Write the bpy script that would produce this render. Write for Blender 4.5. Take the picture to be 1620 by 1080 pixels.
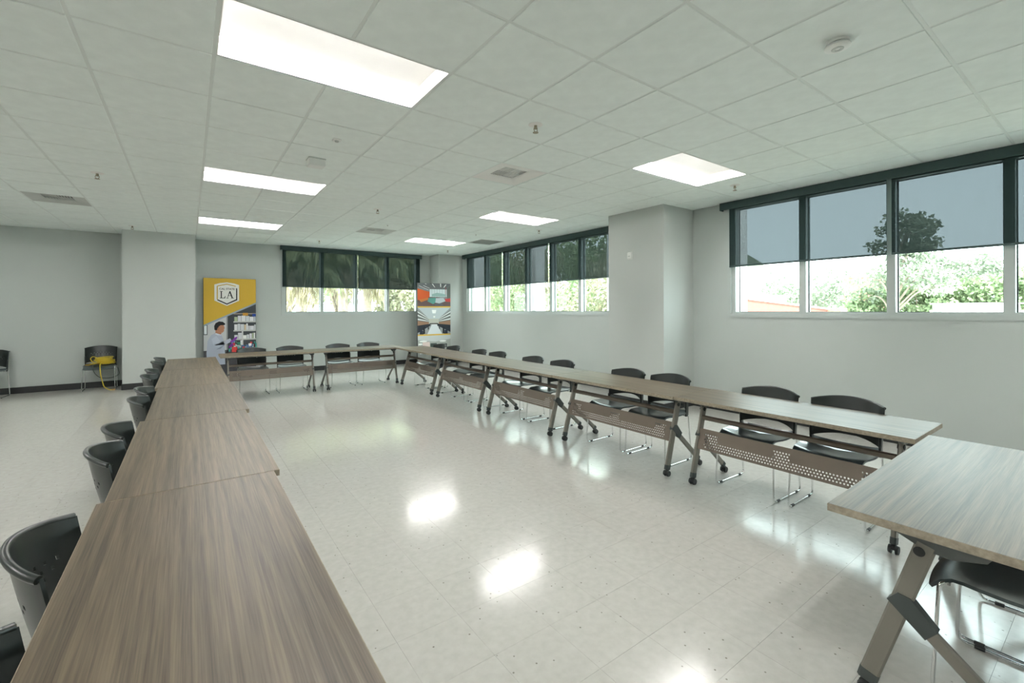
import bpy, math, random
import numpy as np
from mathutils import Matrix, Vector

for _o in list(bpy.data.objects):
    bpy.data.objects.remove(_o)
SC = bpy.context.scene
COL = SC.collection
random.seed(7)

# ------------------------------------------------------------------ camera / world / exposure
EYE = 1.44
YAW, ROLL = 0.6175, -0.003
cam_d = bpy.data.cameras.new('camera')
cam_d.sensor_width = 36.0
cam_d.lens = 708.58 / 1620 * 36
cam_d.shift_x = 8.15 / 1620
cam_d.shift_y = -50.88 / 1620
cam_d.clip_start = 0.02
cam_d.clip_end = 800
cam = bpy.data.objects.new('camera', cam_d)
COL.objects.link(cam)
cam.matrix_world = Matrix.Translation((0, 0, EYE)) @ Matrix.Rotation(-YAW, 4, 'Z') @ Matrix.Rotation(math.pi/2, 4, 'X') @ Matrix.Rotation(ROLL, 4, 'Z')
SC.camera = cam

SKY_STRENGTH = 6.6
SUN_STRENGTH = 12.5
LAMP_STRENGTH = 82.0
world = bpy.data.worlds.new('overcast_sky')
SC.world = world
world.use_nodes = True
_bg = world.node_tree.nodes['Background']
_bg.inputs[0].default_value = (0.84, 0.985, 1.0, 1)
_bg.inputs[1].default_value = SKY_STRENGTH
sun_d = bpy.data.lights.new('sun', 'SUN'); sun_d.energy = SUN_STRENGTH; sun_d.angle = math.radians(6); sun_d.color = (1.0, .995, .97)
sun = bpy.data.objects.new('sun', sun_d); COL.objects.link(sun)
sun.rotation_euler = Vector((.48, .42, -.77)).to_track_quat('-Z', 'Y').to_euler()   # behind the building: lights only the outdoors

vs = SC.view_settings
vs.view_transform = 'Standard'
vs.look = 'None'
vs.gamma = 1.0
vs.use_curve_mapping = False
vs.exposure = 0.58

# ------------------------------------------------------------------ materials
MATS = {}
def nodes_of(name):
    m = bpy.data.materials.new(name)
    m.use_nodes = True
    nt = m.node_tree
    b = nt.nodes['Principled BSDF']
    MATS[name] = m
    return m, nt, b

def plain(name, col, rough=0.5, metal=0.0, spec=0.5, noise=0.06, nscale=6.0, bump=0.0, bscale=200.0, coat=0.0):
    """principled material whose colour wanders a little with object-space noise"""
    m, nt, b = nodes_of(name)
    N = nt.nodes; L = nt.links
    tc = N.new('ShaderNodeTexCoord')
    nz = N.new('ShaderNodeTexNoise'); nz.inputs['Scale'].default_value = nscale; nz.inputs['Detail'].default_value = 3
    L.new(tc.outputs['Object'], nz.inputs['Vector'])
    rp = N.new('ShaderNodeValToRGB')
    lo = [max(0, c*(1-noise)) for c in col]; hi = [min(1, c*(1+noise)) for c in col]
    rp.color_ramp.elements[0].position = .3; rp.color_ramp.elements[1].position = .7
    rp.color_ramp.elements[0].color = (*lo, 1); rp.color_ramp.elements[1].color = (*hi, 1)
    L.new(nz.outputs['Fac'], rp.inputs['Fac'])
    L.new(rp.outputs['Color'], b.inputs['Base Color'])
    b.inputs['Roughness'].default_value = rough
    b.inputs['Metallic'].default_value = metal
    b.inputs['Specular IOR Level'].default_value = spec
    if coat: b.inputs['Coat Weight'].default_value = coat
    if bump:
        n2 = N.new('ShaderNodeTexNoise'); n2.inputs['Scale'].default_value = bscale; n2.inputs['Detail'].default_value = 2
        L.new(tc.outputs['Object'], n2.inputs['Vector'])
        bp = N.new('ShaderNodeBump'); bp.inputs['Strength'].default_value = bump; bp.inputs['Distance'].default_value = .002
        L.new(n2.outputs['Fac'], bp.inputs['Height']); L.new(bp.outputs['Normal'], b.inputs['Normal'])
    return m

plain('wall_paint', (.50, .54, .515), .75, spec=.25, noise=.015, nscale=1.2, bump=.05, bscale=300)
plain('pillar_paint', (.52, .55, .525), .75, spec=.25, noise=.015, nscale=1.2, bump=.05, bscale=300)
plain('ceiling_board', (.85, .90, .87), .9, spec=.1, noise=.03, nscale=9, bump=.25, bscale=420)
plain('grid_metal', (.76, .80, .77), .6, spec=.3, noise=.01)
plain('deck', (.4, .4, .4), .9)
plain('rubber_base', (.018, .020, .020), .5)
plain('black_plastic', (.011, .016, .015), .32, noise=.1, spec=.65, coat=.08)
plain('black_seat', (.045, .064, .068), .30, noise=.1, spec=.9, coat=.5)  # same black plastic, base lifted towards blue-grey to carry the windows' reflection
plain('rubber', (.016, .018, .018), .55)
plain('chrome', (.78, .79, .79), .12, metal=1.0, noise=.02)
plain('leg_metal', (.245, .23, .20), .38, metal=.55, noise=.03)
plain('joint_plastic', (.05, .06, .058), .45)
plain('panel_metal', (.165, .135, .105), .48, metal=.25, noise=.03)
plain('plate_metal', (.12, .13, .125), .45, metal=.4)
plain('edge_band', (.30, .26, .195), .55, noise=.25, nscale=60)
plain('frame_alu', (.50, .545, .525), .45, metal=.15, noise=.02)
plain('gasket', (.02, .025, .025), .6)
plain('valance_fabric', (.036, .066, .064), .6)
plain('white_enamel', (.82, .81, .78), .5, spec=.3, noise=.01)
plain('white_plastic', (.78, .79, .76), .45, noise=.01)
plain('vent_grey', (.52, .54, .51), .6)
plain('vent_dark', (.03, .03, .03), .8)
plain('sprinkler_metal', (.34, .30, .22), .4, metal=.8)
plain('yellow_cord', (.62, .47, .03), .45, noise=.1)
plain('orange_cord', (.42, .26, .10), .5, noise=.1)
plain('black_cord', (.018, .03, .022), .5)
plain('banner_back', (.05, .05, .05), .6)
plain('ext_stucco', (.72, .72, .70), .8, noise=.03)
plain('ext_brick', (.17, .072, .055), .85, noise=.12, nscale=14)
plain('ext_brick_pale', (.22, .115, .08), .85, noise=.12, nscale=14)
plain('ext_cream', (.66, .60, .48), .8, noise=.04)
plain('ext_roof', (.76, .75, .72), .85, noise=.06)
plain('ext_unit', (.52, .53, .51), .6, noise=.05)
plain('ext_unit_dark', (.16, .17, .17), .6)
plain('ext_blue', (.33, .38, .42), .7)
plain('ext_ground', (.52, .52, .47), .95, noise=.2, nscale=.6)
plain('bark', (.25, .20, .16), .9, noise=.3, nscale=10)
plain('palm_bark', (.40, .33, .27), .9, noise=.25, nscale=8)
plain('hill', (.10, .12, .08), .95, noise=.3, nscale=.2)

def leafmat(name, c0, c1):
    m, nt, b = nodes_of(name)
    N = nt.nodes; L = nt.links
    g = N.new('ShaderNodeTexCoord')
    nz = N.new('ShaderNodeTexNoise'); nz.inputs['Scale'].default_value = 3.5; nz.inputs['Detail'].default_value = 5
    L.new(g.outputs['Object'], nz.inputs['Vector'])
    rp = N.new('ShaderNodeValToRGB'); rp.color_ramp.elements[0].position = .35; rp.color_ramp.elements[1].position = .65
    rp.color_ramp.elements[0].color = (*c0, 1); rp.color_ramp.elements[1].color = (*c1, 1)
    L.new(nz.outputs['Fac'], rp.inputs['Fac'])
    L.new(rp.outputs['Color'], b.inputs['Base Color'])
    b.inputs['Roughness'].default_value = .6
    tr = N.new('ShaderNodeBsdfTranslucent'); L.new(rp.outputs['Color'], tr.inputs['Color'])
    mx = N.new('ShaderNodeMixShader'); mx.inputs[0].default_value = .35
    L.new(b.outputs[0], mx.inputs[1]); L.new(tr.outputs[0], mx.inputs[2])
    L.new(mx.outputs[0], N['Material Output'].inputs['Surface'])
leafmat('leaf_dry', (.22, .225, .14), (.50, .48, .35))
leafmat('leaf_green', (.12, .185, .085), (.36, .43, .25))
leafmat('leaf_grey', (.15, .19, .13), (.30, .33, .25))
leafmat('leaf_palm', (.15, .19, .09), (.47, .49, .28))
leafmat('leaf_straw', (.28, .245, .16), (.60, .54, .39))

# vinyl floor: pale warm grey with scattered dark flecks and a waxed shine
m, nt, b = nodes_of('vinyl_tile')
N = nt.nodes; L = nt.links
geo = N.new('ShaderNodeNewGeometry')
oi = N.new('ShaderNodeObjectInfo')
n1 = N.new('ShaderNodeTexNoise'); n1.inputs['Scale'].default_value = 24; n1.inputs['Detail'].default_value = 4
L.new(geo.outputs['Position'], n1.inputs['Vector'])
r1 = N.new('ShaderNodeValToRGB')
r1.color_ramp.elements[0].position = .3; r1.color_ramp.elements[1].position = .7
r1.color_ramp.elements[0].color = (.505, .495, .455, 1); r1.color_ramp.elements[1].color = (.560, .550, .510, 1)
L.new(n1.outputs['Fac'], r1.inputs['Fac'])
vo = N.new('ShaderNodeTexVoronoi'); vo.inputs['Scale'].default_value = 17; vo.inputs['Randomness'].default_value = 1
L.new(geo.outputs['Position'], vo.inputs['Vector'])
r2 = N.new('ShaderNodeValToRGB'); r2.color_ramp.interpolation = 'LINEAR'
r2.color_ramp.elements[0].position = .05; r2.color_ramp.elements[1].position = .09
r2.color_ramp.elements[0].color = (.45, .43, .39, 1); r2.color_ramp.elements[1].color = (1, 1, 1, 1)
L.new(vo.outputs['Distance'], r2.inputs['Fac'])
mu = N.new('ShaderNodeMix'); mu.data_type = 'RGBA'; mu.blend_type = 'MULTIPLY'; mu.inputs[0].default_value = 1
L.new(r1.outputs['Color'], mu.inputs[6]); L.new(r2.outputs['Color'], mu.inputs[7])
L.new(mu.outputs[2], b.inputs['Base Color'])
n3 = N.new('ShaderNodeTexNoise'); n3.inputs['Scale'].default_value = 2.2; n3.inputs['Detail'].default_value = 3
L.new(geo.outputs['Position'], n3.inputs['Vector'])
mr = N.new('ShaderNodeMapRange'); mr.inputs['To Min'].default_value = .10; mr.inputs['To Max'].default_value = .20
L.new(n3.outputs['Fac'], mr.inputs['Value']); L.new(mr.outputs['Result'], b.inputs['Roughness'])
b.inputs['Specular IOR Level'].default_value = .75
bp_ = N.new('ShaderNodeBump'); bp_.inputs['Strength'].default_value = .05; bp_.inputs['Distance'].default_value = .004
n4 = N.new('ShaderNodeTexNoise'); n4.inputs['Scale'].default_value = 5
L.new(geo.outputs['Position'], n4.inputs['Vector']); L.new(n4.outputs['Fac'], bp_.inputs['Height']); L.new(bp_.outputs['Normal'], b.inputs['Normal'])
plain('floor_screed', (.50, .49, .45), .5)

# wood laminate: streaks along the local x axis
m, nt, b = nodes_of('laminate')
N = nt.nodes; L = nt.links
tc = N.new('ShaderNodeTexCoord')
oi = N.new('ShaderNodeObjectInfo')
add = N.new('ShaderNodeVectorMath'); add.operation = 'ADD'
cmb = N.new('ShaderNodeCombineXYZ')
ml = N.new('ShaderNodeMath'); ml.operation = 'MULTIPLY'; ml.inputs[1].default_value = 37
L.new(oi.outputs['Random'], ml.inputs[0]); L.new(ml.outputs[0], cmb.inputs[0]); L.new(ml.outputs[0], cmb.inputs[1])
L.new(tc.outputs['Object'], add.inputs[0]); L.new(cmb.outputs[0], add.inputs[1])
mp = N.new('ShaderNodeMapping'); mp.inputs['Scale'].default_value = (1.1, 46, 46)
L.new(add.outputs[0], mp.inputs['Vector'])
w1 = N.new('ShaderNodeTexNoise'); w1.inputs['Scale'].default_value = 1; w1.inputs['Detail'].default_value = 5; w1.inputs['Distortion'].default_value = .35
L.new(mp.outputs[0], w1.inputs['Vector'])
mp2 = N.new('ShaderNodeMapping'); mp2.inputs['Scale'].default_value = (5, 260, 260)
L.new(add.outputs[0], mp2.inputs['Vector'])
w2 = N.new('ShaderNodeTexNoise'); w2.inputs['Scale'].default_value = 1; w2.inputs['Detail'].default_value = 3
L.new(mp2.outputs[0], w2.inputs['Vector'])
mixf = N.new('ShaderNodeMix'); mixf.data_type = 'FLOAT'; mixf.inputs[0].default_value = .4
L.new(w1.outputs['Fac'], mixf.inputs[2]); L.new(w2.outputs['Fac'], mixf.inputs[3])
wr = N.new('ShaderNodeValToRGB')
wr.color_ramp.elements[0].position = .36; wr.color_ramp.elements[1].position = .63
wr.color_ramp.elements[0].color = (.046, .034, .021, 1); wr.color_ramp.elements[1].color = (.155, .118, .076, 1)
L.new(mixf.outputs[0], wr.inputs['Fac']); L.new(wr.outputs['Color'], b.inputs['Base Color'])
b.inputs['Roughness'].default_value = .40
b.inputs['Specular IOR Level'].default_value = .42
bmp = N.new('ShaderNodeBump'); bmp.inputs['Strength'].default_value = .08; bmp.inputs['Distance'].default_value = .001
L.new(w2.outputs['Fac'], bmp.inputs['Height']); L.new(bmp.outputs['Normal'], b.inputs['Normal'])

# glass pane: clear, faintly green, with a weak mirror
m, nt, b = nodes_of('glass')
N = nt.nodes; L = nt.links
tp = N.new('ShaderNodeBsdfTransparent'); tp.inputs[0].default_value = (.90, .965, .945, 1)
gl = N.new('ShaderNodeBsdfGlossy'); gl.inputs['Roughness'].default_value = .02
lw = N.new('ShaderNodeLayerWeight'); lw.inputs[0].default_value = .5
pw_ = N.new('ShaderNodeMath'); pw_.operation = 'POWER'; pw_.inputs[1].default_value = 5; L.new(lw.outputs['Facing'], pw_.inputs[0])
fr = N.new('ShaderNodeMath'); fr.operation = 'MULTIPLY_ADD'; fr.inputs[1].default_value = .6; fr.inputs[2].default_value = .04; L.new(pw_.outputs[0], fr.inputs[0])
mx = N.new('ShaderNodeMixShader')
L.new(fr.outputs[0], mx.inputs[0]); L.new(tp.outputs[0], mx.inputs[1]); L.new(gl.outputs[0], mx.inputs[2])
L.new(mx.outputs[0], N['Material Output'].inputs['Surface'])

# solar shade cloth: open weave, lets part of the light through
m, nt, b = nodes_of('shade_cloth')
N = nt.nodes; L = nt.links
tc = N.new('ShaderNodeTexCoord')
mp = N.new('ShaderNodeMapping'); mp.inputs['Scale'].default_value = (60, 60, 3)
L.new(tc.outputs['Object'], mp.inputs['Vector'])
nz = N.new('ShaderNodeTexNoise'); nz.inputs['Scale'].default_value = 1; nz.inputs['Detail'].default_value = 3
L.new(mp.outputs[0], nz.inputs['Vector'])
rp = N.new('ShaderNodeValToRGB')
rp.color_ramp.elements[0].position = .3; rp.color_ramp.elements[1].position = .7
rp.color_ramp.elements[0].color = (.041, .043, .046, 1); rp.color_ramp.elements[1].color = (.044, .046, .050, 1)
L.new(nz.outputs['Fac'], rp.inputs['Fac'])
tp = N.new('ShaderNodeBsdfTransparent'); L.new(rp.outputs['Color'], tp.inputs['Color'])
df = N.new('ShaderNodeBsdfDiffuse'); df.inputs[0].default_value = (.022, .034, .033, 1)
tl = N.new('ShaderNodeBsdfTranslucent'); tl.inputs[0].default_value = (.0012, .002, .002, 1)
a1 = N.new('ShaderNodeAddShader'); a2 = N.new('ShaderNodeAddShader')
L.new(tp.outputs[0], a1.inputs[0]); L.new(df.outputs[0], a1.inputs[1])
L.new(a1.outputs[0], a2.inputs[0]); L.new(tl.outputs[0], a2.inputs[1])
L.new(a2.outputs[0], N['Material Output'].inputs['Surface'])

def emitter(name, col, s):
    m, nt, b = nodes_of(name)
    e = nt.nodes.new('ShaderNodeEmission'); e.inputs[0].default_value = (*col, 1); e.inputs[1].default_value = s
    nt.links.new(e.outputs[0], nt.nodes['Material Output'].inputs['Surface'])
emitter('led_strip', (1.0, .985, .975), LAMP_STRENGTH)
emitter('red_led', (1, .1, .05), 2.0)

# printed artwork: flat ink colours stored per polygon
m, nt, b = nodes_of('print_ink')
at = nt.nodes.new('ShaderNodeAttribute'); at.attribute_name = 'ink'
nt.links.new(at.outputs['Color'], b.inputs['Base Color'])
b.inputs['Roughness'].default_value = .55; b.inputs['Specular IOR Level'].default_value = .3

# ------------------------------------------------------------------ mesh helpers
class MB:
    def __init__(s):
        s.v = []; s.f = []; s.c = []
    def add(s, vs_, fs):
        o = len(s.v)
        s.v += [tuple(p) for p in vs_]
        s.f += [tuple(i + o for i in f) for f in fs]
    def box(s, lo, hi):
        x0, y0, z0 = lo; x1, y1, z1 = hi
        s.add([(x0, y0, z0), (x1, y0, z0), (x1, y1, z0), (x0, y1, z0), (x0, y0, z1), (x1, y0, z1), (x1, y1, z1), (x0, y1, z1)],
              [(0, 3, 2, 1), (4, 5, 6, 7), (0, 1, 5, 4), (1, 2, 6, 5), (2, 3, 7, 6), (3, 0, 4, 7)])
        return s
    def cbox(s, lo, hi, b=.004):
        """box with chamfered vertical and horizontal edges on all sides"""
        x0, y0, z0 = lo; x1, y1, z1 = hi
        rings = [(z0, b), (z0 + b, 0), (z1 - b, 0), (z1, b)]
        vv = []
        for z, i in rings:
            k = b + i * .7
            a0, a1, c0, c1 = x0 + i * .0, x1 - i * .0, y0, y1
            a0, a1, c0, c1 = x0 + i, x1 - i, y0 + i, y1 - i
            q = b * .8
            vv += [(a0 + q, c0, z), (a1 - q, c0, z), (a1, c0 + q, z), (a1, c1 - q, z), (a1 - q, c1, z), (a0 + q, c1, z), (a0, c1 - q, z), (a0, c0 + q, z)]
        ff = [tuple(range(7, -1, -1)), tuple(range(24, 32))]
        for r in range(3):
            for i in range(8):
                j = (i + 1) % 8
                ff.append((r*8 + i, r*8 + j, r*8 + 8 + j, r*8 + 8 + i))
        s.add(vv, ff)
        return s
    def tube(s, path, r, n=8, caps=True):
        P = [Vector(p) for p in path]
        R = r if isinstance(r, (list, tuple)) else [r] * len(P)
        up = None; rings = []
        for i, p in enumerate(P):
            d = (P[min(i+1, len(P)-1)] - P[max(i-1, 0)])
            if d.length < 1e-9: d = Vector((0, 0, 1))
            d.normalize()
            if up is None:
                a = Vector((0, 0, 1)) if abs(d.z) < .9 else Vector((1, 0, 0))
                up = d.cross(a).normalized()
            else:
                up = (up - d * up.dot(d))
                if up.length < 1e-6: up = d.orthogonal()
                up.normalize()
            w = d.cross(up)
            rings.append([p + (up * math.cos(2*math.pi*k/n) + w * math.sin(2*math.pi*k/n)) * R[i] for k in range(n)])
        vv = [q for rg in rings for q in rg]
        ff = []
        for i in range(len(P)-1):
            for k in range(n):
                k2 = (k+1) % n
                ff.append((i*n+k, i*n+k2, (i+1)*n+k2, (i+1)*n+k))
        if caps:
            ff.append(tuple(range(n-1, -1, -1))); ff.append(tuple((len(P)-1)*n + k for k in range(n)))
        s.add(vv, ff)
        return s
    def bar(s, p0, p1, w, t, side=(1, 0, 0), ch=.25):
        """flat bar with chamfered section from p0 to p1; t along side, w across"""
        p0 = Vector(p0); p1 = Vector(p1); d = (p1-p0).normalized()
        a = Vector(side); a = (a - d*a.dot(d)).normalized(); c = d.cross(a)
        q = ch*t
        sec = [(-t/2, -w/2+q), (-t/2+q, -w/2), (t/2-q, -w/2), (t/2, -w/2+q), (t/2, w/2-q), (t/2-q, w/2), (-t/2+q, w/2), (-t/2, w/2-q)]
        vv = [p + a*u + c*v for p in (p0, p1) for u, v in sec]
        ff = [tuple(range(7, -1, -1)), tuple(range(8, 16))] + [(i, (i+1) % 8, 8+(i+1) % 8, 8+i) for i in range(8)]
        s.add(vv, ff)
        return s
    def prism(s, poly, lo, hi, axis='x'):
        """extrude a 2D polygon; axis x: poly is (y,z), axis y: (x,z), axis z: (x,y)"""
        def P(a, b_, t): return {'x': (t, a, b_), 'y': (a, t, b_), 'z': (a, b_, t)}[axis]
        n = len(poly)
        vv = [P(a, b_, lo) for a, b_ in poly] + [P(a, b_, hi) for a, b_ in poly]
        ff = [tuple(range(n-1, -1, -1)), tuple(range(n, 2*n))] + [(i, (i+1) % n, n+(i+1) % n, n+i) for i in range(n)]
        s.add(vv, ff)
        return s
    def disc(s, c, r, h, axis='z', n=20, r2=None):
        r2 = r if r2 is None else r2
        def P(a, b_, t): return {'x': (c[0]+t, c[1]+a, c[2]+b_), 'y': (c[0]+a, c[1]+t, c[2]+b_), 'z': (c[0]+a, c[1]+b_, c[2]+t)}[axis]
        vv = [P(r*math.cos(2*math.pi*i/n), r*math.sin(2*math.pi*i/n), 0) for i in range(n)]
        vv += [P(r2*math.cos(2*math.pi*i/n), r2*math.sin(2*math.pi*i/n), h) for i in range(n)]
        ff = [tuple(range(n-1, -1, -1)), tuple(range(n, 2*n))] + [(i, (i+1) % n, n+(i+1) % n, n+i) for i in range(n)]
        s.add(vv, ff)
        return s
    def lathe(s, prof, c=(0, 0, 0), n=20):
        vv = []; ff = []
        for r, z in prof:
            vv += [(c[0]+r*math.cos(2*math.pi*i/n), c[1]+r*math.sin(2*math.pi*i/n), c[2]+z) for i in range(n)]
        for j in range(len(prof)-1):
            for i in range(n):
                k = (i+1) % n
                ff.append((j*n+i, j*n+k, (j+1)*n+k, (j+1)*n+i))
        s.add(vv, ff)
        return s
    def shell(s, P, th, mask=None):
        """P[j][i] grid of points -> solid sheet of thickness th; mask[j][i] False leaves a hole"""
        P = np.array(P, float); nj, ni = P.shape[:2]
        du = np.gradient(P, axis=1); dv = np.gradient(P, axis=0)
        nn = np.cross(du, dv); nn /= np.maximum(np.linalg.norm(nn, axis=2, keepdims=True), 1e-9)
        A = P + nn*th/2; B = P - nn*th/2
        off = nj*ni
        vv = [tuple(x) for x in A.reshape(-1, 3)] + [tuple(x) for x in B.reshape(-1, 3)]
        if mask is None: mask = np.ones((nj-1, ni-1), bool)
        ff = []
        def idx(j, i): return j*ni+i
        for j in range(nj-1):
            for i in range(ni-1):
                if not mask[j][i]: continue
                a, b_, c, d = idx(j, i), idx(j, i+1), idx(j+1, i+1), idx(j+1, i)
                ff.append((a, b_, c, d)); ff.append((a+off, d+off, c+off, b_+off))
                for (dj, di, e0, e1) in ((-1, 0, a, b_), (0, 1, b_, c), (1, 0, c, d), (0, -1, d, a)):
                    jj, ii = j+dj, i+di
                    if jj < 0 or ii < 0 or jj >= nj-1 or ii >= ni-1 or not mask[jj][ii]:
                        ff.append((e1, e0, e0+off, e1+off))
        s.add(vv, ff)
        return s
    def mesh(s, name, mat, smooth=0):
        me = bpy.data.meshes.new(name)
        me.from_pydata(s.v, [], s.f)
        if mat: me.materials.append(MATS[mat])
        me.update()
        if smooth:
            me.shade_smooth(); me.set_sharp_from_angle(angle=math.radians(smooth))
        return me
    def build(s, name, mat, parent=None, smooth=0):
        return link(name, s.mesh(name, mat, smooth), parent)

def link(name, data, parent=None):
    o = bpy.data.objects.new(name, data)
    COL.objects.link(o)
    if parent is not None: o.parent = parent
    return o
def tag(o, label=None, cat=None, group=None, kind=None):
    if label: o['label'] = label
    if cat: o['category'] = cat
    if group: o['group'] = group
    if kind: o['kind'] = kind
    return o
def empty(name, loc=(0, 0, 0), rz=0.0):
    o = link(name, None); o.location = loc; o.rotation_euler = (0, 0, rz)
    o.empty_display_size = .1
    return o
def copy_tree(o, parent=None):
    c = o.copy(); COL.objects.link(c); c.parent = parent
    for ch in o.children: copy_tree(ch, c)
    return c
def struct(o): o['kind'] = 'structure'; return o

def arc(pts, r, n=4):
    """round the corners of a polyline"""
    P = [Vector(p) for p in pts]; out = [P[0]]
    for i in range(1, len(P)-1):
        a = (P[i-1]-P[i]); b_ = (P[i+1]-P[i])
        q = min(r, a.length*.45, b_.length*.45)
        s0 = P[i]+a.normalized()*q; s1 = P[i]+b_.normalized()*q
        for k in range(n+1):
            t = k/n
            out.append(s0*(1-t)**2 + P[i]*2*t*(1-t) + s1*t*t)
    out.append(P[-1])
    return out

# ------------------------------------------------------------------ room dimensions (metres)
CEIL = EYE + 1.468
G = 0.6096
GX0, GY0 = .1211, 3.0772
XR, XL = 6.14, GX0 - 7*G
YB, YF = 11.28, GY0 - 11*G
TOP = 3.16
def gx(i): return GX0 + G*i
def gy(j): return GY0 + G*j
def project(x, y, z):
    z -= EYE
    d = x*math.sin(YAW) + y*math.cos(YAW)
    if d < .05: return None
    return 801.85 + 708.58*(x*math.cos(YAW) - y*math.sin(YAW))/d, 489.12 - 708.58*z/d, d
def in_view(x, y, z, m=60):
    p = project(x, y, z)
    return p is not None and -m < p[0] < 1620+m and -m < p[1] < 1080+m

# ------------------------------------------------------------------ floor
fl = MB().box((XL-.2, YF-.2, -.15), (XR+.2, YB+.2, -.004)).build('floor', 'floor_screed'); struct(fl)
TS = .3048
tm = MB().box((-TS/2+.0004, -TS/2+.0004, -.003), (TS/2-.0004, TS/2-.0004, 0)).mesh('floor_tile', 'vinyl_tile')
cells = []
x = XL
while x < XR:
    y = YF
    while y < YB:
        cx, cy = x+TS/2, y+TS/2
        p = project(cx, cy, 0)
        cells.append(((p[2] if in_view(cx, cy, 0, 30) else 1e3 + cx*cx + cy*cy), cx, cy, x, y))
        y += TS
    x += TS
cells.sort()
rest = MB()
for k, (d, cx, cy, x, y) in enumerate(cells):
    x1, y1 = min(x+TS, XR), min(y+TS, YB)
    if k < 300 and x1 - x > TS*.99 and y1 - y > TS*.99:
        o = link('floor_tile', tm, fl); o.location = (cx, cy, 0)
    else:
        rest.box((x+.0005, y+.0005, -.003), (x1-.0005, y1-.0005, 0))
tag(rest.build('floor_tile_field', 'vinyl_tile', fl), kind='stuff')

# ------------------------------------------------------------------ ceiling: deck, grid, tiles
ce = MB().box((XL-.2, YF-.2, TOP), (XR+.2, YB+.2, TOP+.15)).build('ceiling', 'deck'); struct(ce)
LAMPS = {(0, -1), (6, -1), (0, 4), (6, 4), (0, 9), (6, 9), (0, -6), (6, -6), (-6, -1), (-6, 4), (-6, -6), (-6, 9)}
lamp_cells = {(i+k, j) for i, j in LAMPS for k in (0, 1)}
VENT4 = [(4, 1), (-3, 8), (4, 8), (-3, 1), (4, -6)]
vent_cells = set(VENT4)
RETURN = (8, 8)
skip = lamp_cells | vent_cells | {RETURN}
h = .009
tmesh = MB().cbox((-G/2+h, -G/2+h, 0), (G/2-h, G/2-h, .02), .003).mesh('ceiling_tile', 'ceiling_board')
cells = []
for i in range(-7, 10):
    for j in range(-11, 14):
        if (i, j) in skip: continue
        cx, cy = gx(i)+G/2, gy(j)+G/2
        vis = any(in_view(gx(i)+a*G, gy(j)+b_*G, CEIL, 10) for a in (0, 1) for b_ in (0, 1))
        p = project(cx, cy, CEIL)
        cells.append(((p[2] if (vis and p) else 1e3 + cx*cx+cy*cy), i, j, vis))
cells.sort()
rest = MB(); nt_ = 0
for d, i, j, vis in cells:
    x0, x1, y0, y1 = gx(i), min(gx(i+1), XR), gy(j), min(gy(j+1), YB)
    full = x1-x0 > G*.99 and y1-y0 > G*.99
    if vis and nt_ < 300:
        nt_ += 1
        if full:
            o = link('ceiling_tile', tmesh, ce); o.location = (gx(i)+G/2, gy(j)+G/2, CEIL)
        else:
            MB().cbox((x0+h, y0+h, CEIL), (x1-.001, y1-.001 if y1 == YB else y1-h, CEIL+.02), .003).build('ceiling_tile', 'ceiling_board', ce)
    else:
        rest.box((x0+h, y0+h, CEIL), (x1-h*.2, y1-h*.2, CEIL+.02))
if rest.v: tag(rest.build('ceiling_tile_field', 'ceiling_board', ce), kind='stuff')
for i in range(-6, 10):
    cuts = sorted(gy(j) for (a, j) in LAMPS if a+1 == i)
    y_ = YF
    for c_ in cuts + [None]:
        e_ = YB if c_ is None else c_+.012
        MB().box((gx(i)-.012, y_, CEIL+.004), (gx(i)+.012, e_, CEIL+.007)).box((gx(i)-.002, y_, CEIL+.009), (gx(i)+.002, e_, CEIL+.04)).build('grid_runner', 'grid_metal', ce)
        if c_ is not None: y_ = c_+G-.012
for j in range(-10, 14):
    MB().box((XL, gy(j)-.012, CEIL+.0042), (XR, gy(j)+.012, CEIL+.0065)).box((XL, gy(j)-.002, CEIL+.009), (XR, gy(j)+.002, CEIL+.035)).build('grid_cross_tee', 'grid_metal', ce)

# ------------------------------------------------------------------ walls, pillars, baseboards
W2 = dict(y0=5.37, y1=10.49)      # far window of the right wall
W3 = dict(y0=-1.90, y1=3.265)     # near window of the right wall
W1 = dict(x0=1.765, x1=5.06)      # window of the back wall
SILL, HEAD = 1.365, 2.86
T = .22
wb = MB()
wb.box((XL-T, YB, 0), (W1['x0'], YB+T, TOP)); wb.box((W1['x1'], YB, 0), (XR+T, YB+T, TOP))
wb.box((W1['x0'], YB, 0), (W1['x1'], YB+T, SILL)); wb.box((W1['x0'], YB, HEAD), (W1['x1'], YB+T, TOP))
struct(wb.build('wall_back', 'wall_paint'))
wr_ = MB()
ys = [YF, W3['y0'], W3['y1'], W2['y0'], W2['y1'], YB]
for k in (0, 2, 4): wr_.box((XR, ys[k], 0), (XR+T, ys[k+1], TOP))
for k in (1, 3):
    wr_.box((XR, ys[k], 0), (XR+T, ys[k+1], SILL)); wr_.box((XR, ys[k], HEAD), (XR+T, ys[k+1], TOP))
struct(wr_.build('wall_right', 'wall_paint'))
struct(MB().box((XL-T, YF-T, 0), (XL, YB, TOP)).build('wall_left', 'wall_paint'))
struct(MB().box((XL, YF-T, 0), (XR+T, YF, TOP)).build('wall_front', 'wall_paint'))
PR = (5.42, 3.84, 4.845)          # pillar on the right wall: face x, y0, y1
PL = (-.985, .105, 10.63)         # pillar on the back wall: x0, x1, face y
PC = (5.42, 10.745)               # pillar in the corner: face x, face y
struct(MB().box((PR[0], PR[1], 0), (XR, PR[2], TOP)).build('wall_pillar_right', 'pillar_paint'))
struct(MB().box((PL[0], PL[2], 0), (PL[1], YB, TOP)).build('wall_pillar_back', 'pillar_paint'))
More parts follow.
